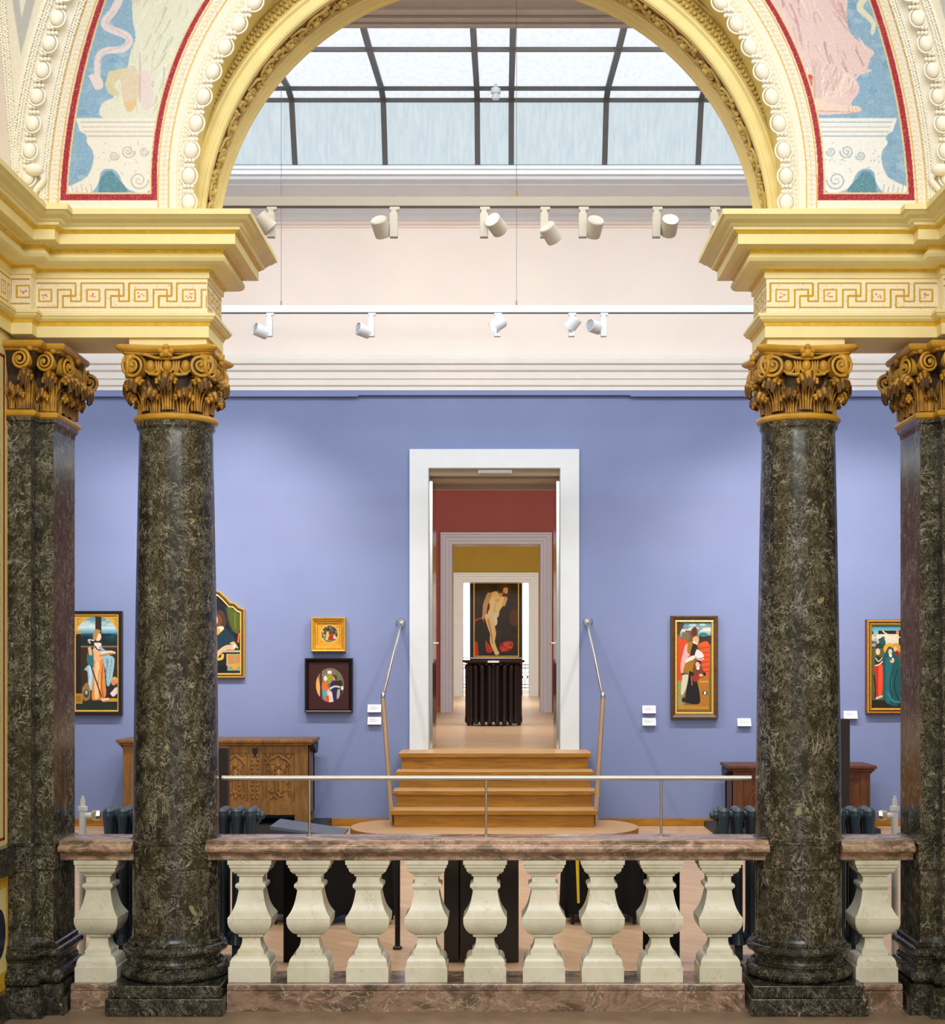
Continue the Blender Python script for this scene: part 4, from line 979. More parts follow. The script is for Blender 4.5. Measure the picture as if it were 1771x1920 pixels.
# ---- corner pilasters
for s in (1, -1):
    side = 'left' if s > 0 else 'right'
    p = thing('pilaster', 'dark marble corner pilaster with a gilded capital at the far %s end of the balustrade' % side, 'pilaster', (mx(-2.6, s), -0.1, 0), 'corner pilasters', 'thing')
    PP = [(mx(x, s), y) for x, y in ((-2.517, 0.21), (-2.517, -0.21), (-2.615, -0.21), (-2.615, -0.30), (-2.745, -0.30))]
    def body(prof, mats, name, parent, z0=None):
        mbx = MB(); mbx.sweep(PP, prof, None, sgn=s); return mbx.build(name, mats, parent)
    body([(0.085, 0.0), (0.085, 0.098), (0.07, 0.10), (0.07, 0.168), (0.0, 0.17)], M['marble_black'], 'plinth', p)
    body([(0.0, 0.166)] + [(q - 0.248, z) for q, z in torus(0.312, 0.168, 0.248, 0.04)] + [(0.024, 0.25), (0.024, 0.264), (0.012, 0.275), (0.012, 0.296), (0.022, 0.302), (0.022, 0.31)] + [(q - 0.246, z) for q, z in torus(0.298, 0.312, 0.368, 0.034)] + [(0.022, 0.37), (0.022, 0.386), (0.01, 0.392), (0.0, 0.42)], M['marble_black'], 'base', p)
    body([(0, 0.42), (0, 0.80), (0.012, 0.803), (0.012, 0.94), (0.02, 0.945), (0.02, 0.957), (0, 0.962), (0, 3.27), (0.006, 3.30), (0.02, 3.31), (0.02, 3.33)], M['marble'], 'shaft', p)
    body([(0.0, 3.327), (0.02, 3.328), (0.034, 3.336), (0.038, 3.348), (0.034, 3.36), (0.02, 3.368), (0, 3.37)], M['gilt_shine'], 'astragal', p)
    cp = body([(0.0, 3.368), (0.0, 3.56), (0.02, 3.62), (0.04, 3.69)], M['gilt_dark'], 'capital', p)
    body([(0.03, 3.686), (0.055, 3.692), (0.058, 3.702), (0.075, 3.704), (0.085, 3.712), (0.09, 3.727), (0.085, 3.738), (0.07, 3.742), (0, 3.743)], M['gilt_shine'], 'abacus', cp)
    def leaf(x, y, z0, z1, proj, w, rz):
        m = leaf_mb(z0, z1, 0.004, proj, w, True); R = Matrix.Rotation(rz, 3, 'Z')
        m.v = [tuple(R @ Vector(v) + Vector((x, y, 0))) for v in m.v]
        return m.build('acanthus_leaf', [M['gilt'], M['bronze']], cp)
    sideR = PI / 2 * s
    for x0, y0 in ((-2.566, -0.21), (-2.672, -0.30)):
        leaf(mx(x0, s), y0, 3.372, 3.50, 0.06, 0.03, 0); leaf(mx(x0 + 0.045, s), y0, 3.372, 3.595, 0.088, 0.036, 0); leaf(mx(x0 - 0.045, s), y0, 3.372, 3.52, 0.05, 0.022, 0)
        volute_mb((mx(x0 + 0.02, s), y0 - 0.045, 3.64), 0.05, (-0.2 * s, -1, 0), 2.2, s, 0.04).build('volute', [M['gilt_shine'], M['gilt_dark']], cp)
    for y0 in (-0.13, 0.0, 0.13):
        leaf(mx(-2.517, s), y0, 3.372, 3.50, 0.07, 0.042, sideR)
    for y0 in (-0.19, -0.065, 0.065, 0.2): leaf(mx(-2.517, s), y0, 3.385, 3.59, 0.10, 0.045, sideR)
    for y0, sg in ((-0.165, 1), (0.165, -1)):
        volute_mb((mx(-2.517 + 0.055, s), y0, 3.63), 0.058, (s, -0.25 * sg, 0), 2.2, sg * s, 0.05).build('volute', [M['gilt_shine'], M['gilt_dark']], cp)
    volute_mb((mx(-2.44, s), 0.235, 3.615), 0.058, (0.35 * s, -1, 0), 2.2, -s, 0.05).build('volute', [M['gilt_shine'], M['gilt_dark']], cp)
    for y0 in (-0.07, 0.0, 0.07):
        mb = MB(); mb.ell((mx(-2.517 + 0.05, s), y0, 3.635), (0.024, 0.022, 0.034), 10, 8); mb.build('egg', M['gilt_shine'], cp)
    for q in ((-2.44, 0.0, 3.70), (-2.50, -0.27, 3.705), (-2.60, -0.36, 3.705)):
        mb = MB(); mb.ell((mx(q[0], s), q[1], q[2]), (0.02, 0.02, 0.02), 10, 8); mb.build('flower', M['gilt_shine'], cp)

# ---- balustrade: bases, balusters, handrails
BP = [(0.135, 0.0), (0.135, 0.098), (0.14, 0.10)]
def base_prof(): return [(-0.2, 0.0), (-0.2, 0.098), (-0.19, 0.102), (-0.188, 0.112), (-0.195, 0.12), (-0.195, 0.138), (-0.188, 0.146), (-0.185, 0.152), (0.17, 0.152), (0.17, 0.0)]
for (a, b, lab) in ((wx(425, -0.2), wx(1396, -0.2), 'long red-brown marble base course under the nine balusters between the columns'),
                    (wx(132, -0.2), wx(206, -0.2), 'short red marble base block under the single baluster beside the left pilaster'),
                    (wx(1620, -0.2), wx(1692, -0.2), 'short brown marble base block under the single baluster beside the right pilaster')):
    mb = MB(); mb.prism(base_prof(), 'x', a, b); tag(mb.build('balustrade_base', M['red_marble'], origin=((a + b) / 2, 0, 0)), lab, 'base', 'marble base courses', 'thing')
def rail_prof():
    o = [(-0.135, 0.842), (-0.14, 0.846), (-0.14, 0.868), (-0.15, 0.872), (-0.152, 0.884)]
    o += [(-0.17 - 0.026 * math.sin(t), 0.912 - 0.024 * math.cos(t)) for t in np.linspace(0, PI, 8)]
    o += [(-0.166, 0.94), (-0.166, 0.954), (-0.16, 0.957)]
    return o + [(0.16, 0.957), (0.17, 0.95), (0.172, 0.88), (0.14, 0.87), (0.135, 0.842)]
for (a, b, lab) in ((wx(387, -0.15), wx(1440, -0.15), 'long polished red-grey marble handrail between the two round columns'),
                    (wx(112, -0.15), wx(250, -0.15), 'short red-grey marble handrail between the left pilaster and left column'),
                    (wx(1576, -0.15), wx(1712, -0.15), 'short red-grey marble handrail between the right column and right pilaster')):
    mb = MB(); mb.prism(rail_prof(), 'x', a, b); tag(mb.build('marble_handrail', M['rail_marble'], origin=((a + b) / 2, 0, 0.842), sharp=0.6), lab, 'handrail', 'marble handrails', 'thing')
b0 = thing('baluster', 'x', 'baluster', (0, -0.02, 0.152), 'square marble balusters', 'thing')
BZ = lambda py: CAMZ - (py - HY) * 8.46 / F
h = lambda px: px * 8.46 / F
pl = [(39.6, 1842), (39.6, 1814.5), (39.0, 1813.5)]
bo = [(37.4, 1813.6), (37.2, 1809), (36.2, 1803), (33.5, 1797.5), (29.5, 1794), (25, 1793), (24.6, 1791), (24.6, 1785), (22.8, 1783.5), (19.5, 1778), (17.4, 1770), (17.0, 1764), (18.2, 1761), (22.6, 1759.5), (23.2, 1757.5), (23.2, 1754.5), (28, 1753), (34, 1747), (38.5, 1739), (40.6, 1731), (40.8, 1724), (40.8, 1721.5), (36.4, 1715), (32.6, 1708.5), (29.4, 1701), (27.0, 1693), (25.2, 1685), (23.9, 1678), (22.8, 1671)]
ca = [(22.6, 1671.3), (25, 1670), (25.2, 1668), (27.8, 1666.5), (28.6, 1663), (27.8, 1659.5), (25, 1658), (22.2, 1657), (22.0, 1647), (22.4, 1645.5), (25.4, 1644.5), (25.6, 1641), (29.5, 1639.5), (34.2, 1635), (35.6, 1630), (35.9, 1627.6), (38.1, 1627.4), (38.4, 1621.6), (40.8, 1621.4), (41.2, 1613.5)]
def finer(pf, n=3):
    pf = [np.array(p, float) for p in pf]; out = []
    for i in range(len(pf) - 1):
        p0, p1, p2, p3 = pf[max(i - 1, 0)], pf[i], pf[i + 1], pf[min(i + 2, len(pf) - 1)]
        d = p2 - p1; sm = True
        for e in (p1 - p0, p3 - p2):
            if np.linalg.norm(e) > 0 and np.dot(d, e) < 0.80 * np.linalg.norm(d) * np.linalg.norm(e): sm = False
        for j in range(n):
            t = j / n
            out.append(tuple(0.5 * (2 * p1 + (p2 - p0) * t + (2 * p0 - 5 * p1 + 4 * p2 - p3) * t * t + (3 * p1 - p0 - 3 * p2 + p3) * t ** 3)) if sm else tuple(p1 + d * t))
    return out + [tuple(pf[-1])]
bo = finer(bo)
for nm, pf in (('block', pl), ('body', bo), ('cap', ca)):
    mb = MB(); mb.sq([(h(r), BZ(y)) for r, y in pf], (0, -0.02, 0)); mb.build(nm, M['cream_marble'], b0, sharp=0.5)
ordn = ['first', 'second', 'third', 'fourth', 'fifth', 'sixth', 'seventh', 'eighth', 'ninth']
yb = -0.02
bx = [wx(467, yb - .125) + (wx(1351, yb - .125) - wx(467, yb - .125)) * i / 8 for i in range(9)]
for i, x in enumerate(bx):
    if i == 0: lab = 'cream marble square baluster right next to the left round column, inner side'
    elif i == 4: lab = 'middle cream marble square baluster, fifth of nine between the round columns'
    elif i == 8: lab = 'cream marble square baluster right next to the right round column, inner side'
    else: lab = 'cream marble square baluster, %s from the left of nine between the round columns' % ordn[i]
    if i == 0: b0.location = (x, yb, 0.152); b0['label'] = lab
    else: dup(b0, (x, yb, 0.152), lab)
dup(b0, (wx(179, yb - .125), yb, 0.152), 'single cream marble baluster between the left pilaster and left column')
dup(b0, (wx(1644, yb - .125), yb, 0.152), 'single cream marble baluster between the right column and right pilaster')

# ================================================================== GALLERY OBJECTS
# ---- steel guard rail standing on the marble handrail
YR = 0.10; g = thing('guard_rail', 'thin brushed steel guard rail standing on the marble handrail between the columns', 'guard rail', (wx(911, YR), YR, 0.957))
zr = wz(1459, YR)
mb = MB(); mb.tube([(wx(416, YR), YR, zr), (wx(1408, YR), YR, zr)], 0.0145, 14); mb.build('rail', M['steel'], g)
for px in (580, 911, 1239):
    mb = MB(); mb.tube([(wx(px, YR), YR, 0.957), (wx(px, YR), YR, zr)], 0.0075, 10); mb.lathe([(0.02, 0.957), (0.02, 0.962)], (wx(px, YR), YR, 0), 12); mb.build('post', M['steel'], g)

# ---- cast-iron radiators behind the columns
def radiator(pxs, label, s, yc, valve_px):
    pitch = 26 * (yc - CAMY) / F; x0, x1 = wx(pxs[0], yc), wx(pxs[1], yc); n = int(round((x1 - x0) / pitch))
    t = thing('radiator', label, 'radiator', ((x0 + x1) / 2, yc, ZG), 'radiators behind the balustrade')
    zt = wz(1512, yc); pitch = (x1 - x0) / n
    mb = MB(); x = x0 + pitch / 2
    prof = [(0.052, ZG + 0.10), (0.03, ZG + 0.16), (0.027, ZG + 0.25), (0.027, zt - 0.16), (0.032, zt - 0.10), (0.04, zt - 0.05), (0.036, zt - 0.02), (0.018, zt - 0.004)]
    for y in (yc - 0.075, yc + 0.0, yc + 0.075):
        mb.lathe([(r * 0.92, z - zt + (zt if True else 0)) for r, z in prof], (x, y, 0), 14, 0, True, True, None, 0, 1.0, 1.15)
    mb.box(x - 0.02, x + 0.02, yc - 0.09, yc + 0.09, zt - 0.075, zt - 0.03); mb.box(x - 0.02, x + 0.02, yc - 0.09, yc + 0.09, ZG + 0.10, ZG + 0.15)
    mb.tube([(x - pitch / 2, yc, zt - 0.055), (x + pitch / 2, yc, zt - 0.055)], 0.03, 12); mb.tube([(x - pitch / 2, yc, ZG + 0.13), (x + pitch / 2, yc, ZG + 0.13)], 0.03, 12)
    sec = mb.build('section', M['iron'], t, bevel=0.006)
    for i in range(1, n):
        c = sec.copy(); COL.objects.link(c); c.parent = t; c.location.x = pitch * i
    mb = MB()
    for xx in (x0 + pitch * 1.5, x1 - pitch * 1.5): mb.box(xx - 0.025, xx + 0.025, yc - 0.08, yc + 0.08, ZG, ZG + 0.11)
    mb.build('foot', M['iron'], t)
    mb = MB(); xe = x1 if s > 0 else x0
    mb.lathe([(0.042, -0.012), (0.042, 0.008), (0.026, 0.012), (0.022, 0.03), (0.012, 0.034)], (0, 0, 0), 12)
    mb.v = [(xe + s * z, yc + x, zt - 0.055 + y) for x, y, z in mb.v]; mb.build('end_plug', M['iron'], t)
    xv = wx(valve_px, yc); xe = x0 if s > 0 else x1; zv = zt - 0.055
    mb = MB(); mb.tube([(xv, yc, ZG), (xv, yc, zv + 0.03)], 0.021, 14); mb.tube([(xv, yc, zv + 0.03), (xv, yc, zv + 0.055)], 0.03, 14); mb.tube([(xv, yc, zv), (xe - s * 0.035, yc, zv)], 0.017, 12)
    mb.build('pipe', M['whitepipe'], t)
    mb = MB(); mb.tube([(xe - s * 0.075, yc, zv), (xe - s * 0.045, yc, zv), (xe - s * 0.025, yc, zv)], [0.028, 0.033, 0.026], 8, smooth=False); mb.build('union_nut', M['steel'], t)
    mb = MB(); mb.tube([(xv, yc, zv + 0.05), (xv, yc, zv + 0.10)], 0.016, 12); mb.tube([(xv, yc, zv + 0.10), (xv, yc, zv + 0.12)], 0.009, 10); mb.build('valve', M['whitepipe'], t)
radiator((196, 486), 'blue-grey cast iron radiator behind the left round column, white pipe on its left', 1, 0.62, 155)
radiator((1340, 1638), 'blue-grey cast iron radiator behind the right round column, white pipe on its right', -1, 0.62, 1677)

# ---- steps up to the doorway
st = thing('steps', 'oak steps with a rounded landing leading up to the white framed doorway', 'steps', (wx(927, 6.5), 6.5, ZG), kind='thing')
TD = [(15.9, 746, 1108.5, 0.99), (15.55, 741, 1113.2, 0.82), (15.2, 735.7, 1117, 0.65), (14.87, 731.5, 1120, 0.483)]
PLZ = 0.312
for i, (d, xa, xb, z) in enumerate(TD):
    y = d + CAMY; a, b = wx(xa, y), wx(xb, y)
    mb = MB(); mb.box(a, b, y, YW - 0.002 if i == 0 else TD[i - 1][0] + CAMY + 0.04, z - 0.045, z, 0); o = mb.build('tread', [M['oak']], st, bevel=0.005)
    mb = MB(); mb.box(a + 0.002, b - 0.002, y + 0.006, YW - 0.003 if i == 0 else TD[i - 1][0] + CAMY + 0.035, z - 0.001, z + 0.001); mb.build('tread_top', M['oak_light'], st)
    zl = TD[i + 1][3] if i < 3 else PLZ
    mb = MB(); mb.box(a + 0.035, b - 0.035, y + 0.035, YW - 0.002, zl, z - 0.045); mb.build('riser', M['oak'], st)
xl, xr = wx(655, 6.3), wx(1198, 6.3); mid = (xl + xr) / 2
rad = 0.62
pl_ = [(xl + rad + rad * math.cos(a), 6.42 + 0.75 * math.sin(a)) for a in np.linspace(PI / 2, 1.5 * PI, 25)] + [(xr - rad + rad * math.cos(a), 6.42 + 0.75 * math.sin(a)) for a in np.linspace(-PI / 2, PI / 2, 25)]
pl_ = [(x, min(y, 7.0)) for x, y in pl_]
mb = MB(); mb.prism(pl_, 'z', ZG, PLZ - 0.004); mb.build('landing', M['oak'], st)
mb = MB(); mb.prism([(mid + (x - mid) * .998, 6.42 + (y - 6.42) * .998) for x, y in pl_], 'z', PLZ - 0.004, PLZ); mb.build('landing_top', M['oak_light'], st)

# ---- stair handrails
def bent(pts, r=0.09, k=6):
    out = [Vector(pts[0])]
    for i in range(1, len(pts) - 1):
        p = Vector(pts[i]); a = (Vector(pts[i - 1]) - p).normalized(); b = (Vector(pts[i + 1]) - p).normalized()
        A = p + a * r; B = p + b * r
        for j in range(k + 1): t = j / k; out.append(A * (1 - t) ** 2 + p * 2 * t * (1 - t) + B * t * t)
    return out + [Vector(pts[-1])]
for (x, zt_, sd, lab, zb_) in ((-1.12, wz(1168, 7.95), -1, 'steel stair handrail fixed to the blue wall left of the doorway', 0), (0.958, wz(1166, 7.95), 1, 'steel stair handrail fixed to the blue wall right of the doorway', 0)):
    t = thing('stair_handrail', lab, 'handrail', (x, 6.6, PLZ), 'stair handrails')
    mb = MB(); mb.tube(bent([(x, 7.96, zt_), (x, 7.86, zt_ - 0.02), (x, 14.08 + CAMY, 1.655), (x - 0.012 * sd, 15.15 + CAMY, PLZ)], 0.07), 0.022, 14); mb.build('tube', M['chrome'], t)
    mb = MB(); mb.tube([(x, YW, zt_), (x, 7.985, zt_), (x, 7.975, zt_)], [0.055, 0.055, 0.04], 20); mb.tube([(x, 7.97, zt_), (x, 7.94, zt_)], [0.03, 0.034], 16); mb.build('wall_plate', M['chrome'], t)
    mb = MB(); mb.tube([(x + 0.02 * sd, 15.0 + CAMY, 0.62), (x - 0.05 * sd, 15.2 + CAMY, 0.635)], 0.008, 8); mb.build('bracket', M['chrome'], t)

# ---- door leaves folded into the reveal, door closer
for (x, sd, lab) in ((DX0 + 0.022, 1, 'grey metal door leaf folded against the left doorway reveal'), (DX1 - 0.022, -1, 'grey metal door leaf folded against the right doorway reveal')):
    t = thing('door_leaf', lab, 'door', (x, YW + 0.6, ZU), 'open door leaves', 'thing')
    mb = MB(); mb.box(x - 0.018, x + 0.018, YW + 0.13, YW + 1.05, ZU + 0.004, DZ - 0.125); mb.build('panel', M['chrome'], t, bevel=0.003)
    zh = wz(1206, YW + 0.2); y0 = YW + 0.2
    mb = MB(); mb.tube(bent([(x + sd * 0.018, y0, zh), (x + sd * 0.075, y0, zh), (x + sd * 0.075, y0 - 0.0, zh), (x + sd * 0.075, y0 + 0.12, zh)], 0.015, 4), 0.011, 10); mb.build('lever', M['chrome'], t)
    mb = MB(); mb.box(x + sd * 0.018, x + sd * 0.026, y0 - 0.02, y0 + 0.02, zh - 0.22, zh + 0.04); mb.build('key_plate', M['chrome'], t)
t = thing('door_closer', 'slim pale door closer box on the lintel inside the doorway', 'door closer', (wx(928, YW), YW + 0.04, wz(884, YW)))
mb = MB(); mb.box(wx(896, YW), wx(960, YW), YW + 0.02, YW + 0.06, wz(887, YW), wz(880, YW)); mb.build('casing', M['card'], t, bevel=0.004)
mb = MB(); mb.box(wx(899, YW), wx(957, YW), YW + 0.015, YW + 0.02, wz(886, YW), wz(884.5, YW)); mb.build('slide_rail', M['shaded_grey'], t)

# ---- carved chests on dark slabs
def carve_panel(mb, xa, xb, za, zb_, y, mi):
    """pointed niche with a small standing figure and foliage, cut in relief"""
    w = xb - xa; h_ = zb_ - za; c = (xa + xb) / 2
    for sx in (-1, 1):
        mb.tube([(c + sx * w * .40, y, za + .10 * h_), (c + sx * w * .40, y, za + .72 * h_)], 0.012, 6, mi)
        mb.tube([(c + sx * w * .42, y, za + .74 * h_), (c + sx * w * .3, y, za + .84 * h_), (c + sx * w * .14, y, za + .88 * h_), (c, y, za + .95 * h_)], 0.014, 6, mi)
        for k in range(5): mb.ell((c + sx * w * random.uniform(.28, .45), y, za + h_ * random.uniform(.84, .97)), (.018, .012, .018), 6, 4, mi)
    mb.ell((c, y, za + .50 * h_), (w * .13, .025, h_ * .15), 8, 6, mi); mb.ell((c, y - .005, za + .72 * h_), (w * .07, .022, h_ * .05), 8, 6, mi)
    for sx in (-1, 1):
        mb.tube([(c + sx * w * .08, y, za + .60 * h_), (c + sx * w * .24, y, za + .5 * h_), (c + sx * w * .14, y - .01, za + .44 * h_)], 0.014, 6, mi)
        mb.tube([(c + sx * w * .05, y, za + .42 * h_), (c + sx * w * .09, y, za + .16 * h_)], 0.018, 6, mi)
        mb.ell((c + sx * w * .2, y, za + .64 * h_), (w * .09, .014, h_ * .09), 7, 5, mi)
    for k in range(16):
        mb.ell((c + w * random.uniform(-.38, .38), y, za + h_ * random.uniform(.06, .26)), (.02, .014, .016), 6, 4, mi)
    for k in range(12):
        mb.ell((c + w * random.uniform(-.36, .36), y, za + h_ * random.uniform(.3, .78)), (.014, .009, .016), 6, 4, mi)
def chest(px0, px1, yf, yb_, ztop, zleg, zbot, npan, label, mat, slab_px, slab_lab, panel_z, keylock=True, rosette=False):
    xa, xb = wx(px0, yf), wx(px1, yf)
    zs = zleg
    sx0, sx1 = wx(slab_px[0], yf - .1), wx(slab_px[1], yf - .1)
    o = MB(); o.box(sx0, sx1, yf - 0.12, YW - 0.022, ZG, zs); tag(o.build('display_plinth', M['slab'], origin=((sx0 + sx1) / 2, yf, ZG), bevel=.004), slab_lab, 'plinth', 'chest plinths', 'thing')
    t = thing('chest', label, 'chest', ((xa + xb) / 2, yf, zs), 'old carved chests')
    pw = 0.19 if not rosette else 0.14
    mb = MB(); mb.box(xa, xb, yf + 0.02, yb_, zbot, ztop - 0.01, 0); mb.build('body', M[mat], t, bevel=.004)
    for x in (xa, xb - pw * .75):
        mb = MB(); mb.box(x, x + pw * .75, yf, yf + 0.10, zs, ztop - 0.015); mb.build('leg', M[mat], t, bevel=.005)
        mb = MB(); mb.box(x, x + pw * .75, yb_ - 0.10, yb_ + 0.002, zs, ztop - 0.015); mb.build('leg', M[mat], t, bevel=.005)
    inner = xb - xa - 1.5 * pw; pitch = inner / npan
    mb = MB(); mb.box(xa + pw * .7, xb - pw * .7, yf + 0.004, yf + 0.03, ztop - 0.11, ztop - 0.02); mb.box(xa + pw * .7, xb - pw * .7, yf + 0.004, yf + 0.03, zbot, zbot + 0.14)
    for i in range(1, npan):
        x = xa + .75 * pw + pitch * i; mb.box(x - pitch * .19, x + pitch * .19, yf + 0.006, yf + 0.03, zbot + 0.1, ztop - 0.08)
        for k in range(11):
            zz = zbot + 0.18 + (ztop - zbot - .32) * k / 10
            for sx in (-1, 1): mb.ell((x + sx * .022 * (1 + (k % 2) * .4), yf + 0.006, zz), (.017, .012, .02), 7, 5)
    mb.build('rails', M[mat], t)
    for i in range(npan):
        x0 = xa + .75 * pw + pitch * (i + (.20 if i else .03)); x1 = xa + .75 * pw + pitch * (i + 1 - (.20 if i < npan - 1 else .03))
        mb = MB(); mb.box(x0, x1, yf + 0.016, yf + 0.022, zbot + .12, ztop - .09)
        if rosette:
            c = (x0 + x1) / 2
            for zz in np.linspace(zbot + .2, ztop - .18, 3):
                for r in (0.08, 0.05, 0.025): mb.tube([(c + r * math.cos(q), yf + .014, zz + r * math.sin(q)) for q in np.linspace(0, 2 * PI, 17)], .009, 6, 0, False)
        else: carve_panel(mb, x0 + .01, x1 - .01, zbot + .15, ztop - .1, yf + .014, 0)
        mb.build('carved_panel', M[mat], t)
    mb = MB(); mb.box(xa - .06, xb + .06, yf - .06, yb_ + .0, ztop, ztop + .035); mb.box(xa - .04, xb + .04, yf - .04, yb_ - .0, ztop - .025, ztop); mb.build('lid', M[mat], t, bevel=.008)
    for x in (xa - .05, xb + .01):
        mb = MB(); mb.prism([(yf + .04, ztop - .02), (yb_ - .04, ztop - .02), (yb_ - .10, ztop - .12), (yb_ - .22, ztop - .13), (yf + .22, ztop - .08)], 'x', x, x + .04); mb.build('lid_cleat', M['slab'], t)
    if keylock:
        x = (xa + xb) / 2 if npan % 2 == 0 else xa; x = xa + .75 * pw + pitch * 3
        mb = MB(); mb.prism([(x - .03, ztop - .06), (x + .03, ztop - .06), (x + .022, ztop - .12), (x, ztop - .16), (x - .022, ztop - .12)], 'y', yf - .004, yf + .006); mb.build('lock_plate', M['frame_black'], t)
chest(230, 577, 7.30, 7.86, wz(1393, 7.24), 0.232, wz(1528, 7.3), 4, 'oak chest with carved figure panels standing against the blue wall on the left', 'chest', (200, 606), 'dark grey slab under the carved oak chest on the left', None)
chest(1374, 1631, 7.30, 7.86, wz(1442, 7.24), 0.20, 0.30, 3, 'dark walnut chest with rosette carving standing against the blue wall on the right', 'chest_dark', (1338, 1650), 'dark grey slab under the walnut chest on the right', None, False, True)

# ---- dark boards, draped tables and plinth behind the balustrade
def boxed(name, lab, cat, px0, px1, d, depth, ztop, mat, group=None, z0=ZG):
    y = d + CAMY; a, b = wx(px0, y), wx(px1, y)
    o = MB(); o.box(a, b, y, y + depth, z0, ztop)
    return tag(o.build(name, M[mat], origin=((a + b) / 2, y, z0), bevel=.004), lab, cat, group)
t = thing('information_stand', 'dark brown upright panel showing just right of the left round column', 'stand', (wx(415, 1.9), 1.9, ZG), 'upright panels behind columns')
mb = MB(); mb.box(wx(392, 1.9), wx(427, 1.9), 1.9, 1.98, ZG + 0.02, wz(1402, 1.9)); mb.build('panel', M['brownboard'], t, bevel=.004)
mb = MB(); mb.box(wx(388, 1.9), wx(430, 1.9), 1.8, 2.1, ZG, ZG + .02); mb.build('base', M['slab'], t)
t = thing('information_stand', 'tall dark brown upright panel showing just right of the right round column', 'stand', (wx(1580, 1.9), 1.9, ZG), 'upright panels behind columns')
mb = MB(); mb.box(wx(1560, 1.9), wx(1593, 1.9), 1.9, 1.98, ZG + 0.02, wz(1348, 1.9)); mb.build('panel', M['brownboard'], t, bevel=.004)
mb = MB(); mb.box(wx(1556, 1.9), wx(1597, 1.9), 1.8, 2.1, ZG, ZG + .02); mb.build('base', M['slab'], t)
t = thing('display_stand', 'dark brown box stand with a seam, behind the middle balusters', 'display stand', (wx(900, .47), .47, ZG))
mb = MB(); mb.box(wx(862, .47), wx(972, .47), .47, .92, ZG, .86); mb.build('body', M['brownboard'], t, bevel=.004)
mb = MB(); mb.box(wx(832, .47), wx(860, .47), .475, .92, ZG, .86); mb.build('side_panel', M['brownboard'], t, bevel=.004)
boxed('upright_board', 'black upright board behind the second baluster from the left column', 'board', 531, 600, 9.07, .05, .86, 'black', 'black boards behind the balusters')
boxed('upright_board', 'black upright board with a brown edge behind the eighth baluster', 'board', 1206, 1274, 9.07, .05, .86, 'black', 'black boards behind the balusters')
def draped(px0, px1, lab, edge, sheet):
    d = 10.35; y = d + CAMY; a, b = wx(px0, y), wx(px1, y)
    t = thing('draped_table', lab, 'table', ((a + b) / 2, y + .3, ZG), 'black draped tables')
    mb = MB(); n = 80
    def ringz(z, k, lift):
        out = []
        per = [(a, y, 1, 0), (b, y, 0, 1), (b, y + .6, -1, 0), (a, y + .6, 0, -1)]
        for i in range(n):
            u = 4 * i / n; sd_ = int(u); f = u - sd_
            p0 = per[sd_]; p1 = per[(sd_ + 1) % 4]
            x_ = p0[0] + (p1[0] - p0[0]) * f; y_ = p0[1] + (p1[1] - p0[1]) * f
            w = k * math.sin(i * 1.7) + k * .5 * math.sin(i * .9 + 1)
            out.append((x_ + (w if sd_ % 2 else 0), y_ + (0 if sd_ % 2 else w), z + lift * math.sin(i * .55)))
        return out
    rows = [ringz(.66, 0, 0), ringz(.62, .004, 0), ringz(.5, .012, 0), ringz(.33, .02, 0.0), ringz(.20, .026, .02)]
    for r0, r1 in zip(rows, rows[1:]): mb.add(r0 + r1, [(i, (i + 1) % n, (i + 1) % n + n, i + n) for i in range(n)], 0, True)
    mb.add(rows[0], [tuple(range(n))], 0); mb.build('cloth', M['black'], t)
    for xx in (a + .05, b - .05):
        for yy in (y + .05, y + .55):
            mb = MB(); mb.tube([(xx, yy, ZG), (xx, yy, .64)], .014, 8); mb.build('leg', M['frame_black'], t)
    if edge:
        x = wx(1083, y - .03); mb = MB(); mb.tube([(x - .006, y - .03, .64), (x + .004, y - .035, .30)], [.014, .01], 6); mb.build('yellow_edge', M['yellow'], t)
    if sheet:
        mb = MB(); p = [(wx(505, y), .828), (wx(640, y), .756), (wx(640, y), .74), (wx(505, y), .80)]
        mb.prism(p, 'y', y + .02, y + .5); mb.build('grey_top', M['greyboard'], t, bevel=.004)
draped(500, 733, 'black cloth draped low table with a grey top, behind the second and third balusters', False, True)
draped(1060, 1204, 'black cloth draped low table with a yellow edge, behind the seventh baluster', True, False)
t = thing('barrier_post', 'thin black post on a round foot between the third and fourth balusters', 'post', (wx(745, .9), .9, ZG))
mb = MB(); mb.tube([(wx(745, .9), .9, ZG + .01), (wx(745, .9), .9, .86)], .017, 12); mb.build('pole', M['frame_black'], t)
mb = MB(); mb.lathe([(.03, 0), (.03, .012), (.018, .02)], (wx(745, .9), .9, ZG), 20); mb.build('foot', M['frame_black'], t)

# ---- track lighting
YT1, YT2 = 11.2 + CAMY, 14.5 + CAMY
def track(Y, ytop, ybot, lab, wires):
    z0, z1 = wz(ybot, Y), wz(ytop, Y)
    t = thing('lighting_track', lab, 'lighting track', (0, Y, z0), 'suspended lighting tracks')
    mb = MB(); mb.box(-4.2, 4.2, Y - .02, Y + .02, z0 + .008, z1); mb.build('track_body', M['track_body'] if Y < 4 else M['track_skylit'], t, bevel=.003)
    mb = MB(); mb.box(-4.2, 4.2, Y - .014, Y + .014, z0, z0 + .008); mb.build('channel', M['bar'], t)
    for px in wires:
        x = wx(px, Y); mb = MB(); mb.tube([(x, Y, z1), (x, Y, 7.06 if Y < 3 else 7.645)], .0022, 6); mb.build('wire', M['bar'], t)
        mb = MB(); mb.tube([(x, Y, z1), (x, Y, z1 + .045)], .007, 8); mb.build('wire_grip', M['brass'], t)
    return z0
z1_ = track(YT1, 370, 389.5, 'grey white lighting track hanging higher in view, below the skylight', (968, 300, 1600))
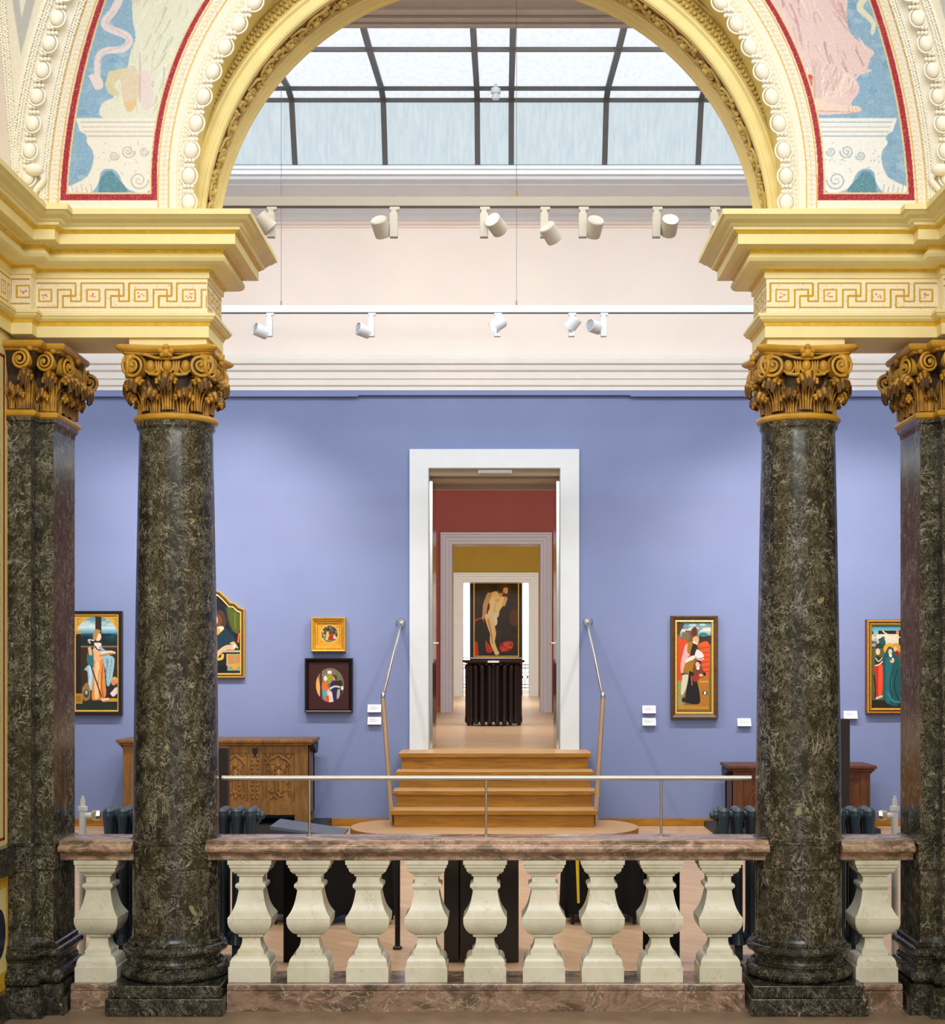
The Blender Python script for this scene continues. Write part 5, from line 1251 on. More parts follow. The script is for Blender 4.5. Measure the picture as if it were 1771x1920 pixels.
z2_ = track(YT2, 573, 588, 'pale lighting track hanging lower in view, across the rose white wall', (527, 968, 1500))
def spot(Y, z0, px, canpx, canpy, axis, lens, lab, grp, small):
    """box adapter under the track and a drum lamp; axis = way the lit end faces"""
    x = wx(px, Y); c = Vector((wx(canpx, Y), Y - 0.01, wz(canpy, Y))); ax = Vector(axis).normalized()
    t = thing('spotlight', lab, 'spotlight', (x, Y, z0), grp)
    m = M['shaded_grey'] if not small else M['track']
    mb = MB(); mb.box(x - .03, x + .045, Y - .016, Y + .016, z0 - .02, z0 + .004); mb.box(x - .02, x + .02, Y - .02, Y + .02, z0 - .05, z0 - .02); mb.build('adapter', m, t, bevel=.003)
    mb = MB(); mb.box(x - .03, x + .03, Y - .028, Y + .028, z0 - .225, z0 - .045); mb.build('driver_box', m, t, bevel=.004)
    R = Vector((0, 0, 1)).rotation_difference(ax).to_matrix()
    r, L = .063, .066
    def lat(prof, mats, name, mis=None):
        mbx = MB(); mbx.lathe(prof, (0, 0, 0), 28, 0, True, True, mis); mbx.v = [tuple(R @ Vector(v) + c) for v in mbx.v]; return mbx.build(name, mats, t)
    lat([(r * .93, -L), (r, -L + .006), (r, L - .004), (r * .97, L), (r * .9, L), (r * .88, L - .012)], m, 'lamp_drum')
    lat([(0.001, -L - .0015), (r * .9, -L - .0015), (r * .9, -L)], M['cap_grey'], 'back_cap')
    lat([(0.001, L - .012), (r * .87, L - .012), (r * .87, L - .013)], M['lens'] if lens else M['lens_dim'], 'lens')
    a = Vector((x, Y, c.z)); d = (c - a)
    if d.length > .06:
        mb = MB(); mb.tube([a + d * .3, a + d * .62], .014, 10); mb.build('pivot', m, t)
    return c, ax
G1, G2 = 'spotlights on the higher track', 'spotlights on the lower track'
cans = []
for a in ((508, 497, 419, (-.75, -.25, .75), False, 'grey spotlight tilted beside the left cornice, first on the higher track'),
          (738, 714, 427, (.25, .7, -.75), False, 'grey spotlight with its drum left of its box, second on the higher track'),
          (907, 930, 423, (-.45, -.72, .42), True, 'lit spotlight facing the viewer, third on the higher track'),
          (1020, 1032, 438, (.5, .55, -.62), False, 'grey spotlight pointing away behind its box, fourth on the higher track'),
          (1092, 1113, 427, (-.2, .75, -.7), False, 'grey spotlight with its drum right of its box, fifth on the higher track'),
          (1230, 1254, 425, (.06, -.75, .55), True, 'lit spotlight facing the viewer, sixth on the higher track'),
          (1338, 1352, 430, (.3, .6, -.6), False, 'grey spotlight half hidden behind the right cornice, last on the higher track')):
    spot(YT1, z1_, a[0], a[1], a[2], a[3], a[4], a[5], G1, False)
for a in ((505, 489, 621, (-.75, -.5, .25), False, 'white spotlight farthest left on the lower track'),
          (696, 681, 620, (-.75, -.5, .2), False, 'white spotlight second from left on the lower track'),
          (932, 933, 608, (-.72, -.3, -.55), True, 'white tilted spotlight in the middle of the lower track'),
          (1071, 1073, 607, (-.6, .2, -.7), False, 'white tilted spotlight second from right on the lower track'),
          (1131, 1114, 613, (-.7, -.6, .1), False, 'white spotlight farthest right on the lower track')):
    spot(YT2, z2_, a[0], a[1], a[2], a[3], a[4], a[5], G2, True)
def lamp(x, y, z, target, watts, size=0.9, blend=.9, r=.05, col=(1, .88, .77)):
    l = bpy.data.lights.new('track_beam', 'SPOT'); l.energy = watts; l.spot_size = size; l.spot_blend = blend; l.shadow_soft_size = r; l.color = col
    o = bpy.data.objects.new('track_beam', l); COL.objects.link(o); o.location = (x, y, z)
    o.rotation_euler = (Vector(target) - Vector((x, y, z))).to_track_quat('-Z', 'Y').to_euler()
YL = YT2 - 0.5
for px, py, w in ((200, 1130, 300), (430, 1080, 370), (600, 1230, 170), (1310, 1200, 210), (1500, 1100, 320), (1690, 1160, 300)):
    lamp(wx(px, YW) * .92, YL, z2_ - .3, (wx(px, YW), YW, wz(py, YW)), w, 1.2, 1.0)
lamp(0.35, YL, z2_ - .3, (-3.2, 7.7, 0.7), 210, 0.75, 0.8, .03); lamp(-0.6, YL, z2_ - .3, (3.2, 7.7, 0.5), 210, 0.75, 0.8, .03)
for px, py, w in ((640, 520, 62), (880, 530, 66), (1230, 530, 26), (470, 640, 34)):
    lamp(wx(px, YW), YT1 + .3, z1_ - .3, (wx(px, YW), YW, wz(py, YW)), w, 0.5)
# ---- smoke detector
dY = 6.2; sd = thing('smoke_detector', 'small white smoke detector hanging under the middle skylight pane', 'smoke detector', (wx(929, dY), dY, wz(168, dY)))
mb = MB(); z = wz(166, dY); mb.lathe([(.045, 0), (.05, -.02), (.048, -.05), (.03, -.056), (.028, -.075), (.04, -.08), (.036, -.105), (.015, -.112)], (wx(929, dY), dY, z), 20); mb.build('housing', M['track'], sd)
mb = MB(); mb.tube([(wx(929, dY), dY, z), (wx(929, dY), dY, z + .12)], .012, 8); mb.build('stem', M['track'], sd)

# ---- radiator under a glass top in the red room
d = 22.5; yc_ = d + CAMY + .42; rr = 54 * (d + .42) / F; xc_ = wx(925, yc_)
t = thing('round_radiator', 'round black ribbed radiator with a dark top standing beyond the doorway', 'radiator', (xc_, yc_, ZU))
zt_ = 1.93
nsec = 22
for i in range(nsec):
    a = 2 * PI * i / nsec; x, y = xc_ + rr * .9 * math.cos(a), yc_ + rr * .9 * math.sin(a)
    mb = MB(); mb.lathe([(.03, ZU + .03), (.046, ZU + .07), (.036, ZU + .14), (.036, zt_ - .1), (.046, zt_ - .04), (.03, zt_)], (x, y, 0), 12)
    mb.tube([(xc_ + rr * .6 * math.cos(a), yc_ + rr * .6 * math.sin(a), zt_ - .05), (x, y, zt_ - .05)], .03, 8)
    if i % 3 == 0: mb.lathe([(.022, ZU), (.028, ZU + .06)], (x, y, 0), 8)
    mb.build('section', M['iron_black'], t)
mb = MB(); mb.lathe([(rr * .62, ZU + .06), (rr * .62, zt_ - .02)], (xc_, yc_, 0), 32); mb.build('core', M['iron_black'], t)
mb = MB(); mb.lathe([(rr * .9, zt_), (rr * 1.08, zt_ + .03), (rr * 1.08, zt_ + .06)], (xc_, yc_, 0), 40); mb.build('top', M['brownboard'], t)
mb = MB(); mb.lathe([(rr * 1.06, zt_ + .085), (rr * 1.06, zt_ + .097)], (xc_, yc_, 0), 40); mb.build('glass_plate', M['coolwhite'], t)
mb = MB()
for k in range(3): mb.tube([(xc_ + rr * .8 * math.cos(k * 2.1 + .5), yc_ + rr * .8 * math.sin(k * 2.1 + .5), zt_ + .06), (xc_ + rr * .8 * math.cos(k * 2.1 + .5), yc_ + rr * .8 * math.sin(k * 2.1 + .5), zt_ + .085)], .012, 8)
mb.build('spacer', M['chrome'], t)
mb = MB(); mb.box(xc_ - .085, xc_ + .085, yc_ - rr * 1.1, yc_ - rr * 1.09, zt_ + .02, zt_ + .05); mb.build('name_card', M['card'], t)

# ---- iron balcony fence outside the far window
t = thing('balcony_railing', 'black wrought iron balcony railing outside the far window', 'railing', (0, YE + .5, ZU))
mb = MB(); y = YE + .06
for z in (1.15, 1.25, 1.75, 1.85): mb.box(-1.68, 1.38, y - .012, y + .012, z, z + .025)
for i in range(20):
    x = -1.65 + i * .158; mb.tube([(x, y, 1.1), (x, y, 1.86)], .011, 6)
    for zc in (1.4, 1.58):
        mb.tube([(x + .05 * math.cos(q) + .078, y, zc + .06 * math.sin(q)) for q in np.linspace(0, 2 * PI, 13)], .009, 5, 0, False)
    mb.ell((x + .078, y, 1.49), (.03, .012, .03), 6, 4)
mb.build('ironwork', M['frame_black'], t)

# ================================================================== PICTURES
def pic(name_label, x0, x1, y0, y1, prof, mats, mis, cv, inset, Y=YW, cat='painting', outline=None, inside=None, group='framed paintings on the blue wall', floor=None):
    """frame: profile of (inset in px, depth in m) mitred round the outline; canvas painted inside"""
    k = (Y - CAMY) / F
    t = thing('framed_painting', name_label, cat, ((wx(x0, Y) + wx(x1, Y)) / 2, Y, wz(y1, Y)), group)
    path = outline if outline else [(x0, y1), (x0, y0), (x1, y0), (x1, y1)]
    P = [(wx(x, Y), wz(y, Y)) for x, y in path]
    mb = MB(); mb.sweep(P, [(-o * k, Y - dep) for o, dep in prof], mis, sgn=1, closed=True, plane='xz')
    fr = mb.build('frame', mats, t)
    flat_painting('picture', cv, Y - inset, M['paint'], t, inside)
    return t
SK = (238, 204, 168); SK2 = (206, 156, 112)
# 1: standing woman with a dish, arched gilt surround
cv = Canvas(138, 225, 1152, 1334, 1.6, (30, 28, 26))
cv.vgrad(1152, 1182, (60, 120, 140), (190, 215, 220)); cv.vgrad(1176, 1188, (210, 224, 226), (70, 140, 170)); cv.vgrad(1188, 1212, (30, 80, 100), (26, 34, 30))
for k in range(26): cv.ell(random.uniform(145, 220), random.uniform(1160, 1178), random.uniform(4, 10), 2.2, (206, 226, 230), .4)
for k in range(24): cv.ell(random.uniform(148, 220), random.uniform(1190, 1210), random.uniform(4, 9), 3, (24, 40, 36), .6)
cv.rect(138, 225, 1211, 1214, (120, 100, 76)); cv.rect(138, 225, 1214, 1316, (58, 42, 32)); cv.rect(138, 152, 1186, 1300, (36, 30, 30)); cv.rect(178.5, 190, 1156, 1200, (52, 36, 30))
cv.rect(138, 225, 1316, 1330, (34, 48, 40)); cv.rect(138, 155, 1300, 1319, (178, 138, 40)); cv.rect(140, 152, 1304, 1316, (150, 110, 34))
cv.blob([(166, 1246), (172, 1222), (178, 1214), (188, 1214), (198, 1226), (212, 1232), (214, 1244), (208, 1280), (200, 1284), (196, 1250), (178, 1240), (174, 1288), (166, 1292), (164, 1260), (158, 1256)], (150, 190, 205))
cv.blob([(164, 1224), (174, 1220), (177, 1248), (170, 1250), (163, 1240)], (52, 112, 120))
cv.blob([(176, 1240), (192, 1234), (196, 1262), (198, 1308), (184, 1312), (172, 1310), (174, 1280)], (216, 142, 70)); cv.blob([(178, 1244), (186, 1242), (187, 1300), (177, 1306)], (240, 196, 140))
cv.line([(193, 1246), (190, 1280), (194, 1308)], 2, (178, 84, 34)); cv.line([(186, 1256), (184, 1280), (187, 1308)], 1.4, (190, 104, 50))
cv.blob([(176, 1212), (188, 1212), (191, 1230), (186, 1240), (176, 1238)], (234, 176, 130)); cv.blob([(176, 1205), (189, 1206), (188, 1216), (180, 1219)], (232, 214, 206))
cv.line([(178, 1212), (183, 1218), (189, 1219)], 2.4, (44, 36, 34)); cv.line([(188, 1214), (194, 1220), (202, 1224)], 5, (140, 178, 190))
cv.ell(183.5, 1194, 6.2, 8, SK); cv.blob([(174, 1198), (175, 1186), (182, 1180), (189, 1184), (184, 1189), (180, 1200)], (176, 132, 78)); cv.line([(176, 1201), (166, 1200), (169, 1206)], 2.6, (206, 190, 184))
cv.line([(191, 1224), (206, 1222), (214, 1224)], 4, (226, 214, 206)); cv.line([(187, 1230), (212, 1225)], 3, (186, 136, 60)); cv.line([(168, 1216), (170, 1226)], 6, (230, 178, 130))
for k in range(9): cv.line([(200 + random.uniform(-3, 10), 1236), (198 + random.uniform(-2, 10), 1270)], 1.4, random.choice([(220, 232, 234), (90, 140, 165), (200, 214, 216)]), .8)
cv.line([(171, 1250), (180, 1276), (190, 1306)], 2.2, (40, 34, 30)); cv.line([(168, 1250), (170, 1270), (168, 1290)], 4, (206, 220, 226))
cv.blob([(200, 1300), (207, 1280), (214, 1270), (221, 1276), (221, 1318), (196, 1316)], (44, 38, 36)); cv.ell(213, 1279, 5, 6, (214, 130, 100)); cv.blob([(208, 1274), (213, 1269), (220, 1272), (219, 1282), (216, 1276)], (214, 170, 90)); cv.blob([(206, 1300), (218, 1288), (220, 1298), (212, 1306)], (226, 216, 210)); cv.line([(194, 1313), (206, 1312), (219, 1312)], 6, (200, 150, 50)); cv.line([(192, 1312), (202, 1310)], 4, (232, 206, 190))
cv.blob([(154, 1290), (162, 1280), (168, 1288), (168, 1310), (156, 1312)], (150, 120, 70)); cv.ell(162, 1300, 5, 8, (70, 66, 54)); cv.ell(162, 1298, 2.4, 4, (190, 180, 170))
m = (cv.Y < 1200) & (((cv.X - 181.5) / 39.0) ** 2 + ((cv.Y - 1195) / 38.5) ** 2 > 1); cv.put(m, (206, 162, 66)); cv.put((cv.X > 220.4) | (cv.X < 142.6), (206, 162, 66))
for sx in (-1, 1):
    cv.line([(181.5 + sx * 30, 1160), (181.5 + sx * 36, 1162), (181.5 + sx * 34, 1169), (181.5 + sx * 37, 1172)], 1.1, (130, 92, 30))
cv.rect(138, 153, 1184, 1189, (186, 140, 44)); cv.grain(5)
pic('tall black framed painting of a standing woman under a gilt arch, far left', 132, 231, 1146, 1340, [(0, 0.0), (0, .075), (1, .08), (5, .08), (6, .072), (6.2, .066), (7.5, .07), (9, .05)], [M['frame_black'], M['gold_bright']], [0, 0, 0, 0, 1, 1, 1], cv, .05)
# 2: arch-topped panel, half hidden by the column
half = [(404, 1106), (414, 1110), (424, 1119), (434, 1130), (442, 1131), (450, 1139), (460, 1143), (460, 1271)]
outl = [(808 - x, y) for x, y in half[:0:-1]] + half
cv = Canvas(352, 456, 1112, 1266, 1.6, (26, 24, 34))
cv.rect(352, 456, 1190, 1266, (22, 30, 40)); cv.blob([(424, 1150), (424, 1138), (448, 1150), (448, 1184), (440, 1186), (430, 1170)], (78, 88, 28)); cv.line([(424, 1140), (428, 1164), (436, 1184)], 3, (44, 62, 50))
cv.line([(440, 1150), (441, 1178)], 3, (110, 116, 40), .8)
cv.blob([(396, 1150), (412, 1144), (420, 1150), (424, 1166), (420, 1176), (406, 1178), (396, 1170)], (70, 50, 40)); cv.blob([(398, 1156), (410, 1152), (416, 1164), (410, 1176), (400, 1172)], (110, 66, 40)); cv.ell(402, 1163, 6, 10, SK)
cv.blob([(408, 1178), (420, 1176), (430, 1184), (441, 1200), (438, 1216), (410, 1228), (380, 1222), (390, 1186)], (24, 52, 64)); cv.blob([(400, 1180), (413, 1174), (420, 1178), (410, 1188), (402, 1192)], (226, 202, 170)); cv.ell(408, 1184, 5, 6, (206, 150, 50))
cv.blob([(430, 1206), (438, 1203), (444, 1210), (446, 1216), (440, 1213)], (196, 170, 110)); cv.line([(436, 1214), (424, 1214), (412, 1222), (406, 1230)], (9, 7), (230, 170, 130)); cv.ell(439, 1212, 2.5, 4, (224, 214, 206))
cv.rect(418, 450, 1219, 1223, (176, 166, 140)); cv.rect(424, 450, 1226, 1250, (176, 156, 96)); cv.rect(428, 437, 1228, 1245, (190, 120, 76)); cv.rect(443, 450, 1228, 1243, (190, 120, 76)); cv.rect(437, 443, 1226, 1246, (150, 146, 90))
cv.line([(409, 1236), (416, 1234), (417, 1228)], 5, (224, 170, 50)); cv.rect(420, 452, 1250, 1257, (120, 150, 120)); cv.ell(440, 1249.5, 5, 5, (230, 150, 36)); cv.line([(448, 1188), (446, 1204)], 3, (206, 100, 40)); cv.rect(352, 426, 1248, 1266, (16, 18, 24)); cv.grain(4)
def inside2(X, Yp):
    hx = [0, 10, 20, 30, 38, 46, 56]; hy = [1113, 1117, 1126, 1137, 1139, 1146, 1150]
    return (Yp > np.interp(np.abs(X - 404), hx, hy)) & (np.abs(X - 404) < 51)
pic('painting with a wavy arched top in a brown gilt frame, partly behind the left column', 348, 460, 1106, 1271, [(0, 0.0), (0, .055), (1, .06), (2, .06), (3, .05), (6.5, .05), (7.5, .045), (8.6, .048), (9, .04)], [M['gold'], M['frame_brown'], M['gold_bright']], [0, 0, 0, 0, 1, 2, 2, 2], cv, .04, outline=outl[::1], inside=inside2)
# 3: small gilt square with a roundel
cv = Canvas(594, 640, 1167, 1213, 2.4, (204, 152, 44)); cv.grain(8)
for a, b in ((602.5, 1175.5), (632, 1175.5), (602.5, 1204), (632, 1204)): cv.ell(a, b, .9, .9, (90, 66, 30))
cv.ell(617.5, 1188.5, 16.6, 16.6, (240, 200, 100)); mk = ((cv.X - 617.5) ** 2 + (cv.Y - 1188.5) ** 2 < 15.6 ** 2); cv.put(mk, (70, 58, 40)); kp = cv.a.copy()
for k in range(70): cv.ell(random.uniform(602, 633), random.uniform(1173, 1204), random.uniform(.8, 2.4), random.uniform(.8, 2.6), random.choice([(150, 128, 88), (40, 36, 30), (180, 150, 110), (96, 84, 60), (200, 180, 140)]), .7)
cv.blob([(618, 1190), (623, 1187), (625, 1198), (617, 1200)], (160, 32, 34)); cv.blob([(612, 1184), (616, 1186), (615, 1198), (610, 1200)], (196, 170, 90)); cv.ell(627, 1195, 2.4, 3, (206, 196, 160)); cv.a[~mk] = kp[~mk]
pic('small square gilt framed painting with a round picture, above the dark maroon frame', 585, 649, 1158, 1222, [(0, 0), (0, .10), (1.2, .11), (2.4, .105), (5, .085), (6, .09), (9, .06), (10, .062), (12, .05)], [M['gold'], M['gold_bright']], [0, 0, 1, 0, 0, 0, 1, 0], cv, .048)
# 4: maroon frame with oval scene
cv = Canvas(579, 657, 1240, 1330, 2.0, (58, 26, 26)); cv.grain(5)
mk = ((cv.X - 618.5) / 26.2) ** 2 + ((cv.Y - 1284.5) / 31.8) ** 2 < 1; cv.put(mk, (112, 98, 74)); kp = cv.a.copy()
cv.rect(590, 650, 1250, 1268, (120, 104, 90)); cv.blob([(592, 1270), (596, 1268), (600, 1290), (599, 1306), (592, 1290)], (224, 166, 86)); cv.rect(600, 603, 1255, 1310, (54, 34, 36)); cv.rect(613, 622, 1258, 1282, (142, 150, 36)); cv.rect(629, 636, 1256, 1274, (90, 118, 60)); cv.rect(614, 621, 1258, 1263, (226, 230, 226))
cv.blob([(604, 1282), (610, 1276), (616, 1292), (622, 1300), (626, 1318), (612, 1318), (606, 1300)], (230, 176, 160)); cv.blob([(604, 1280), (611, 1277), (615, 1290), (610, 1300), (603, 1290)], (212, 106, 48)); cv.ell(610, 1272, 3.4, 4.8, (240, 220, 200)); cv.line([(604, 1266), (610, 1265), (613, 1269)], 2.4, (150, 116, 100))
cv.blob([(604, 1294), (610, 1292), (613, 1304), (606, 1308)], (76, 160, 170)); cv.blob([(609, 1306), (616, 1304), (616, 1316), (610, 1314)], (204, 84, 40))
for k in range(5): cv.line([(616 + k * 1.8, 1298), (618 + k * 2, 1317)], .9, (250, 226, 220))
cv.blob([(618, 1282), (626, 1276), (638, 1280), (642, 1296), (634, 1312), (626, 1318), (622, 1296)], (24, 40, 84)); cv.blob([(628, 1278), (640, 1276), (642, 1292), (634, 1292)], (40, 44, 40)); cv.ell(627, 1271, 4.4, 5, (206, 140, 100)); cv.blob([(622, 1266), (628, 1265), (632, 1270), (630, 1277), (626, 1270)], (96, 52, 32)); cv.line([(619, 1291), (627, 1287), (636, 1288)], 3, (222, 200, 180)); cv.blob([(632, 1294), (637, 1292), (636, 1306), (631, 1310)], (176, 166, 120)); cv.ell(641, 1290, 2.4, 4, (220, 214, 200))
cv.a[~mk] = kp[~mk]
pic('dark maroon framed painting with an oval scene of two figures, lower left of the doorway', 573, 662, 1234, 1335, [(0, 0), (0, .085), (1.5, .095), (3, .09), (5, .07), (6, .075), (7.5, .05)], [M['frame_black'], M['frame_maroon']], [0, 0, 0, 0, 0, 1], cv, .048)
# 5: tall narrow panel, two figures
cv = Canvas(1264, 1334, 1166, 1338, 1.7, (120, 96, 54))
cv.vgrad(1166, 1182, (70, 140, 160), (150, 160, 160)); cv.vgrad(1180, 1196, (226, 220, 200), (70, 120, 130))
for k in range(10): cv.ell(random.uniform(1270, 1330), random.uniform(1168, 1186), random.uniform(5, 11), 2.4, random.choice([(236, 232, 220), (96, 110, 116), (70, 140, 160)]), .6)
cv.rect(1310, 1334, 1192, 1208, (56, 48, 40)); cv.ell(1318, 1190, 8, 4, (50, 120, 130)); cv.blob([(1268, 1168), (1282, 1170), (1276, 1184), (1270, 1200)], (80, 58, 46))
cv.blob([(1270, 1190), (1276, 1198), (1290, 1204), (1296, 1230), (1280, 1262), (1276, 1280), (1270, 1276)], (206, 74, 34)); cv.blob([(1308, 1208), (1328, 1206), (1328, 1266), (1318, 1262), (1306, 1230)], (214, 86, 40))
for k in range(6): cv.line([(1310, 1216 + k * 9), (1328, 1214 + k * 9)], 1.6, (150, 42, 24), .8)
cv.rect(1270, 1282, 1276, 1330, (146, 144, 92)); cv.rect(1272, 1328, 1322, 1330, (186, 132, 40)); cv.rect(1306, 1328, 1268, 1324, (168, 112, 40)); cv.rect(1310, 1328, 1277, 1279, (206, 160, 70))
cv.blob([(1284, 1182), (1296, 1182), (1304, 1176), (1308, 1188), (1302, 1200), (1294, 1206), (1288, 1198)], (110, 84, 60)); cv.blob([(1278, 1186), (1290, 1186), (1292, 1200), (1280, 1198)], (120, 104, 76)); cv.blob([(1296, 1180), (1302, 1176), (1306, 1182), (1303, 1194), (1297, 1192)], (96, 44, 40))
cv.blob([(1284, 1210), (1292, 1206), (1296, 1222), (1288, 1236), (1286, 1262), (1278, 1266), (1276, 1244)], (228, 170, 164)); cv.blob([(1289, 1206), (1296, 1204), (1300, 1224), (1294, 1228), (1288, 1222)], (160, 112, 30)); cv.blob([(1298, 1206), (1308, 1206), (1314, 1222), (1308, 1226), (1300, 1220)], (150, 100, 40)); cv.blob([(1298, 1208), (1306, 1210), (1310, 1228), (1296, 1234), (1294, 1224)], (44, 34, 36))
cv.blob([(1306, 1217), (1316, 1224), (1318, 1232), (1306, 1234), (1302, 1228)], (222, 216, 210)); cv.blob([(1284, 1238), (1296, 1230), (1304, 1230), (1300, 1236), (1288, 1244)], (224, 220, 212)); cv.ell(1304, 1200, 6, 7, (226, 164, 110)); cv.line([(1299, 1204), (1306, 1207)], 2.6, (230, 224, 214)); cv.line([(1303, 1232), (1312, 1237), (1318, 1235)], 3, (190, 180, 176))
cv.blob([(1284, 1244), (1298, 1238), (1304, 1250), (1300, 1266), (1290, 1268), (1280, 1264)], (160, 110, 30)); cv.blob([(1277, 1262), (1288, 1262), (1288, 1266), (1278, 1266)], (40, 80, 70))
cv.blob([(1279, 1266), (1290, 1266), (1286, 1290), (1280, 1302), (1276, 1298)], (206, 200, 176)); cv.blob([(1292, 1258), (1300, 1262), (1308, 1284), (1312, 1316), (1300, 1320), (1290, 1318), (1284, 1314), (1288, 1284)], (30, 26, 30)); cv.ell(1281, 1312, 3, 5, (34, 30, 32))
cv.blob([(1302, 1240), (1312, 1244), (1318, 1258), (1322, 1264), (1316, 1270), (1306, 1268), (1298, 1258)], (110, 64, 34)); cv.blob([(1298, 1266), (1312, 1266), (1310, 1274), (1300, 1278)], (160, 44, 40)); cv.ell(1308, 1246, 4.6, 5.6, (222, 180, 150)); cv.blob([(1304, 1240), (1309, 1238), (1314, 1241), (1313, 1247), (1309, 1242)], (60, 36, 30)); cv.ell(1308, 1253, 3, 2.6, (236, 230, 222)); cv.ell(1314, 1266, 4, 2.6, (226, 170, 140)); cv.ell(1320, 1264, 3, 3, (30, 26, 28))
cv.line([(1296, 1268), (1297, 1284)], 2, (160, 106, 40)); cv.ell(1321, 1299, 5, 4, (60, 48, 40)); cv.ell(1321, 1299, 2.2, 3, (230, 226, 214)); cv.grain(5)
pic('tall narrow brown framed painting of two figures before red drapery, right of doorway', 1256, 1344, 1155, 1347, [(0, 0), (0, .07), (1, .08), (3, .08), (7, .065), (8.2, .06), (8.6, .066), (10.5, .07), (12, .058), (12.6, .05)], [M['frame_brown'], M['gold_bright']], [0, 0, 0, 0, 0, 1, 1, 1, 0], cv, .046)
# 6: crucifixion panel with figures, half hidden by the right pilaster
cv = Canvas(1631, 1745, 1172, 1326, 1.6, (70, 74, 52))
cv.vgrad(1172, 1192, (50, 140, 160), (170, 196, 196)); cv.vgrad(1190, 1212, (226, 220, 196), (206, 200, 176))
for k in range(30): cv.ell(random.uniform(1633, 1656), random.uniform(1186, 1212), random.uniform(2, 5), random.uniform(1.5, 3.5), random.choice([(60, 76, 66), (150, 160, 150), (40, 60, 56), (186, 190, 180)]), .8)
cv.ell(1654, 1206, 6, 9, (36, 84, 80)); cv.ell(1648, 1212, 7, 6, (40, 60, 60)); cv.rect(1646, 1730, 1182.5, 1189, (44, 26, 26)); cv.rect(1684, 1692, 1182, 1320, (44, 26, 26)); cv.line([(1655, 1184), (1664, 1190), (1686, 1195)], 2.6, (236, 196, 160)); cv.ell(1682, 1186, 3, 4, (206, 130, 70))
cv.rect(1631, 1745, 1216, 1326, (86, 92, 58)); cv.rect(1631, 1745, 1312, 1326, (40, 30, 26)); cv.ell(1667, 1217, 11, 11, (214, 164, 40)); cv.ell(1679, 1216, 9, 10, (196, 150, 50)); cv.ell(1678, 1217, 3.4, 5, (226, 180, 140)); cv.blob([(1676, 1222), (1684, 1222), (1686, 1250), (1678, 1248)], (150, 28, 34))
cv.blob([(1666, 1212), (1674, 1216), (1678, 1228), (1686, 1240), (1686, 1318), (1660, 1316), (1655, 1290), (1655, 1240), (1660, 1222)], (24, 84, 88)); cv.blob([(1660, 1240), (1666, 1230), (1672, 1250), (1670, 1310), (1660, 1312)], (34, 104, 110)); cv.line([(1674, 1252), (1668, 1280), (1672, 1310)], 2, (16, 56, 60)); cv.line([(1682, 1256), (1676, 1286), (1684, 1312)], 2, (14, 50, 54)); cv.line([(1664, 1300), (1674, 1314), (1686, 1316)], 3, (54, 128, 140))
cv.ell(1668.5, 1222, 3.6, 5, (226, 190, 160)); cv.blob([(1666, 1226), (1671, 1227), (1671, 1232), (1667, 1231)], (230, 228, 226)); cv.ell(1672, 1238, 4, 5, (232, 190, 150)); cv.ell(1670, 1236, 2, 3, (30, 30, 30), .6)
cv.blob([(1640, 1232), (1646, 1230), (1655, 1236), (1653, 1250), (1641, 1250)], (40, 56, 40)); cv.blob([(1636, 1252), (1648, 1246), (1654, 1246), (1655, 1296), (1644, 1306), (1640, 1300), (1642, 1266)], (196, 40, 30)); cv.blob([(1647, 1250), (1654, 1250), (1653, 1298), (1646, 1302)], (222, 84, 50)); cv.line([(1638, 1266), (1641, 1290), (1640, 1308)], 3, (60, 30, 40)); cv.ell(1645.5, 1222, 4, 6, (236, 196, 160)); cv.line([(1641, 1234), (1647, 1240), (1653, 1234)], 1.6, (232, 214, 180)); cv.line([(1641, 1248), (1648, 1246), (1654, 1240)], 2.2, (230, 210, 190)); cv.line([(1643, 1309), (1653, 1305)], 3.6, (206, 200, 170)); cv.grain(5)
pic('crucifixion painting with a teal robed woman, in gilt frame beside the right pilaster', 1621, 1755, 1162, 1338, [(0, 0), (0, .07), (1.4, .075), (2.4, .08), (4, .08), (4.6, .066), (6.6, .066), (7.4, .075), (9.5, .07), (11, .05)], [M['frame_rust'], M['gold']], [0, 0, 1, 1, 0, 0, 1, 1, 1], cv, .046)
# 7: large painting in the end room, on a dark stand
Y7 = 43.0 + CAMY; cv = Canvas(889, 971, 1093, 1230, 2.2, (46, 38, 34))
for k in range(120): cv.ell(random.uniform(886, 976), random.uniform(1092, 1228), random.uniform(3, 10), random.uniform(2, 9), random.choice([(56, 46, 42), (40, 34, 32), (66, 50, 40), (34, 30, 30)]), .4)
cv.ell(963, 1158, 9, 16, (92, 54, 36), .8)
for pts in ([(890, 1162), (902, 1158), (908, 1166), (892, 1174)], [(888, 1202), (898, 1206), (904, 1222), (896, 1228), (888, 1226)], [(910, 1200), (918, 1210), (924, 1220), (914, 1224), (910, 1212)], [(936, 1212), (944, 1204), (956, 1202), (962, 1206), (958, 1216), (946, 1222), (938, 1220)]): cv.blob(pts, (192, 60, 38))
for k in range(14): cv.ell(random.uniform(938, 960), random.uniform(1204, 1219), 2.6, 1.6, random.choice([(226, 96, 66), (140, 34, 24)]), .8)
cv.blob([(890, 1166), (906, 1164), (908, 1226), (898, 1228), (894, 1190)], (40, 40, 40))
B = (232, 206, 150)
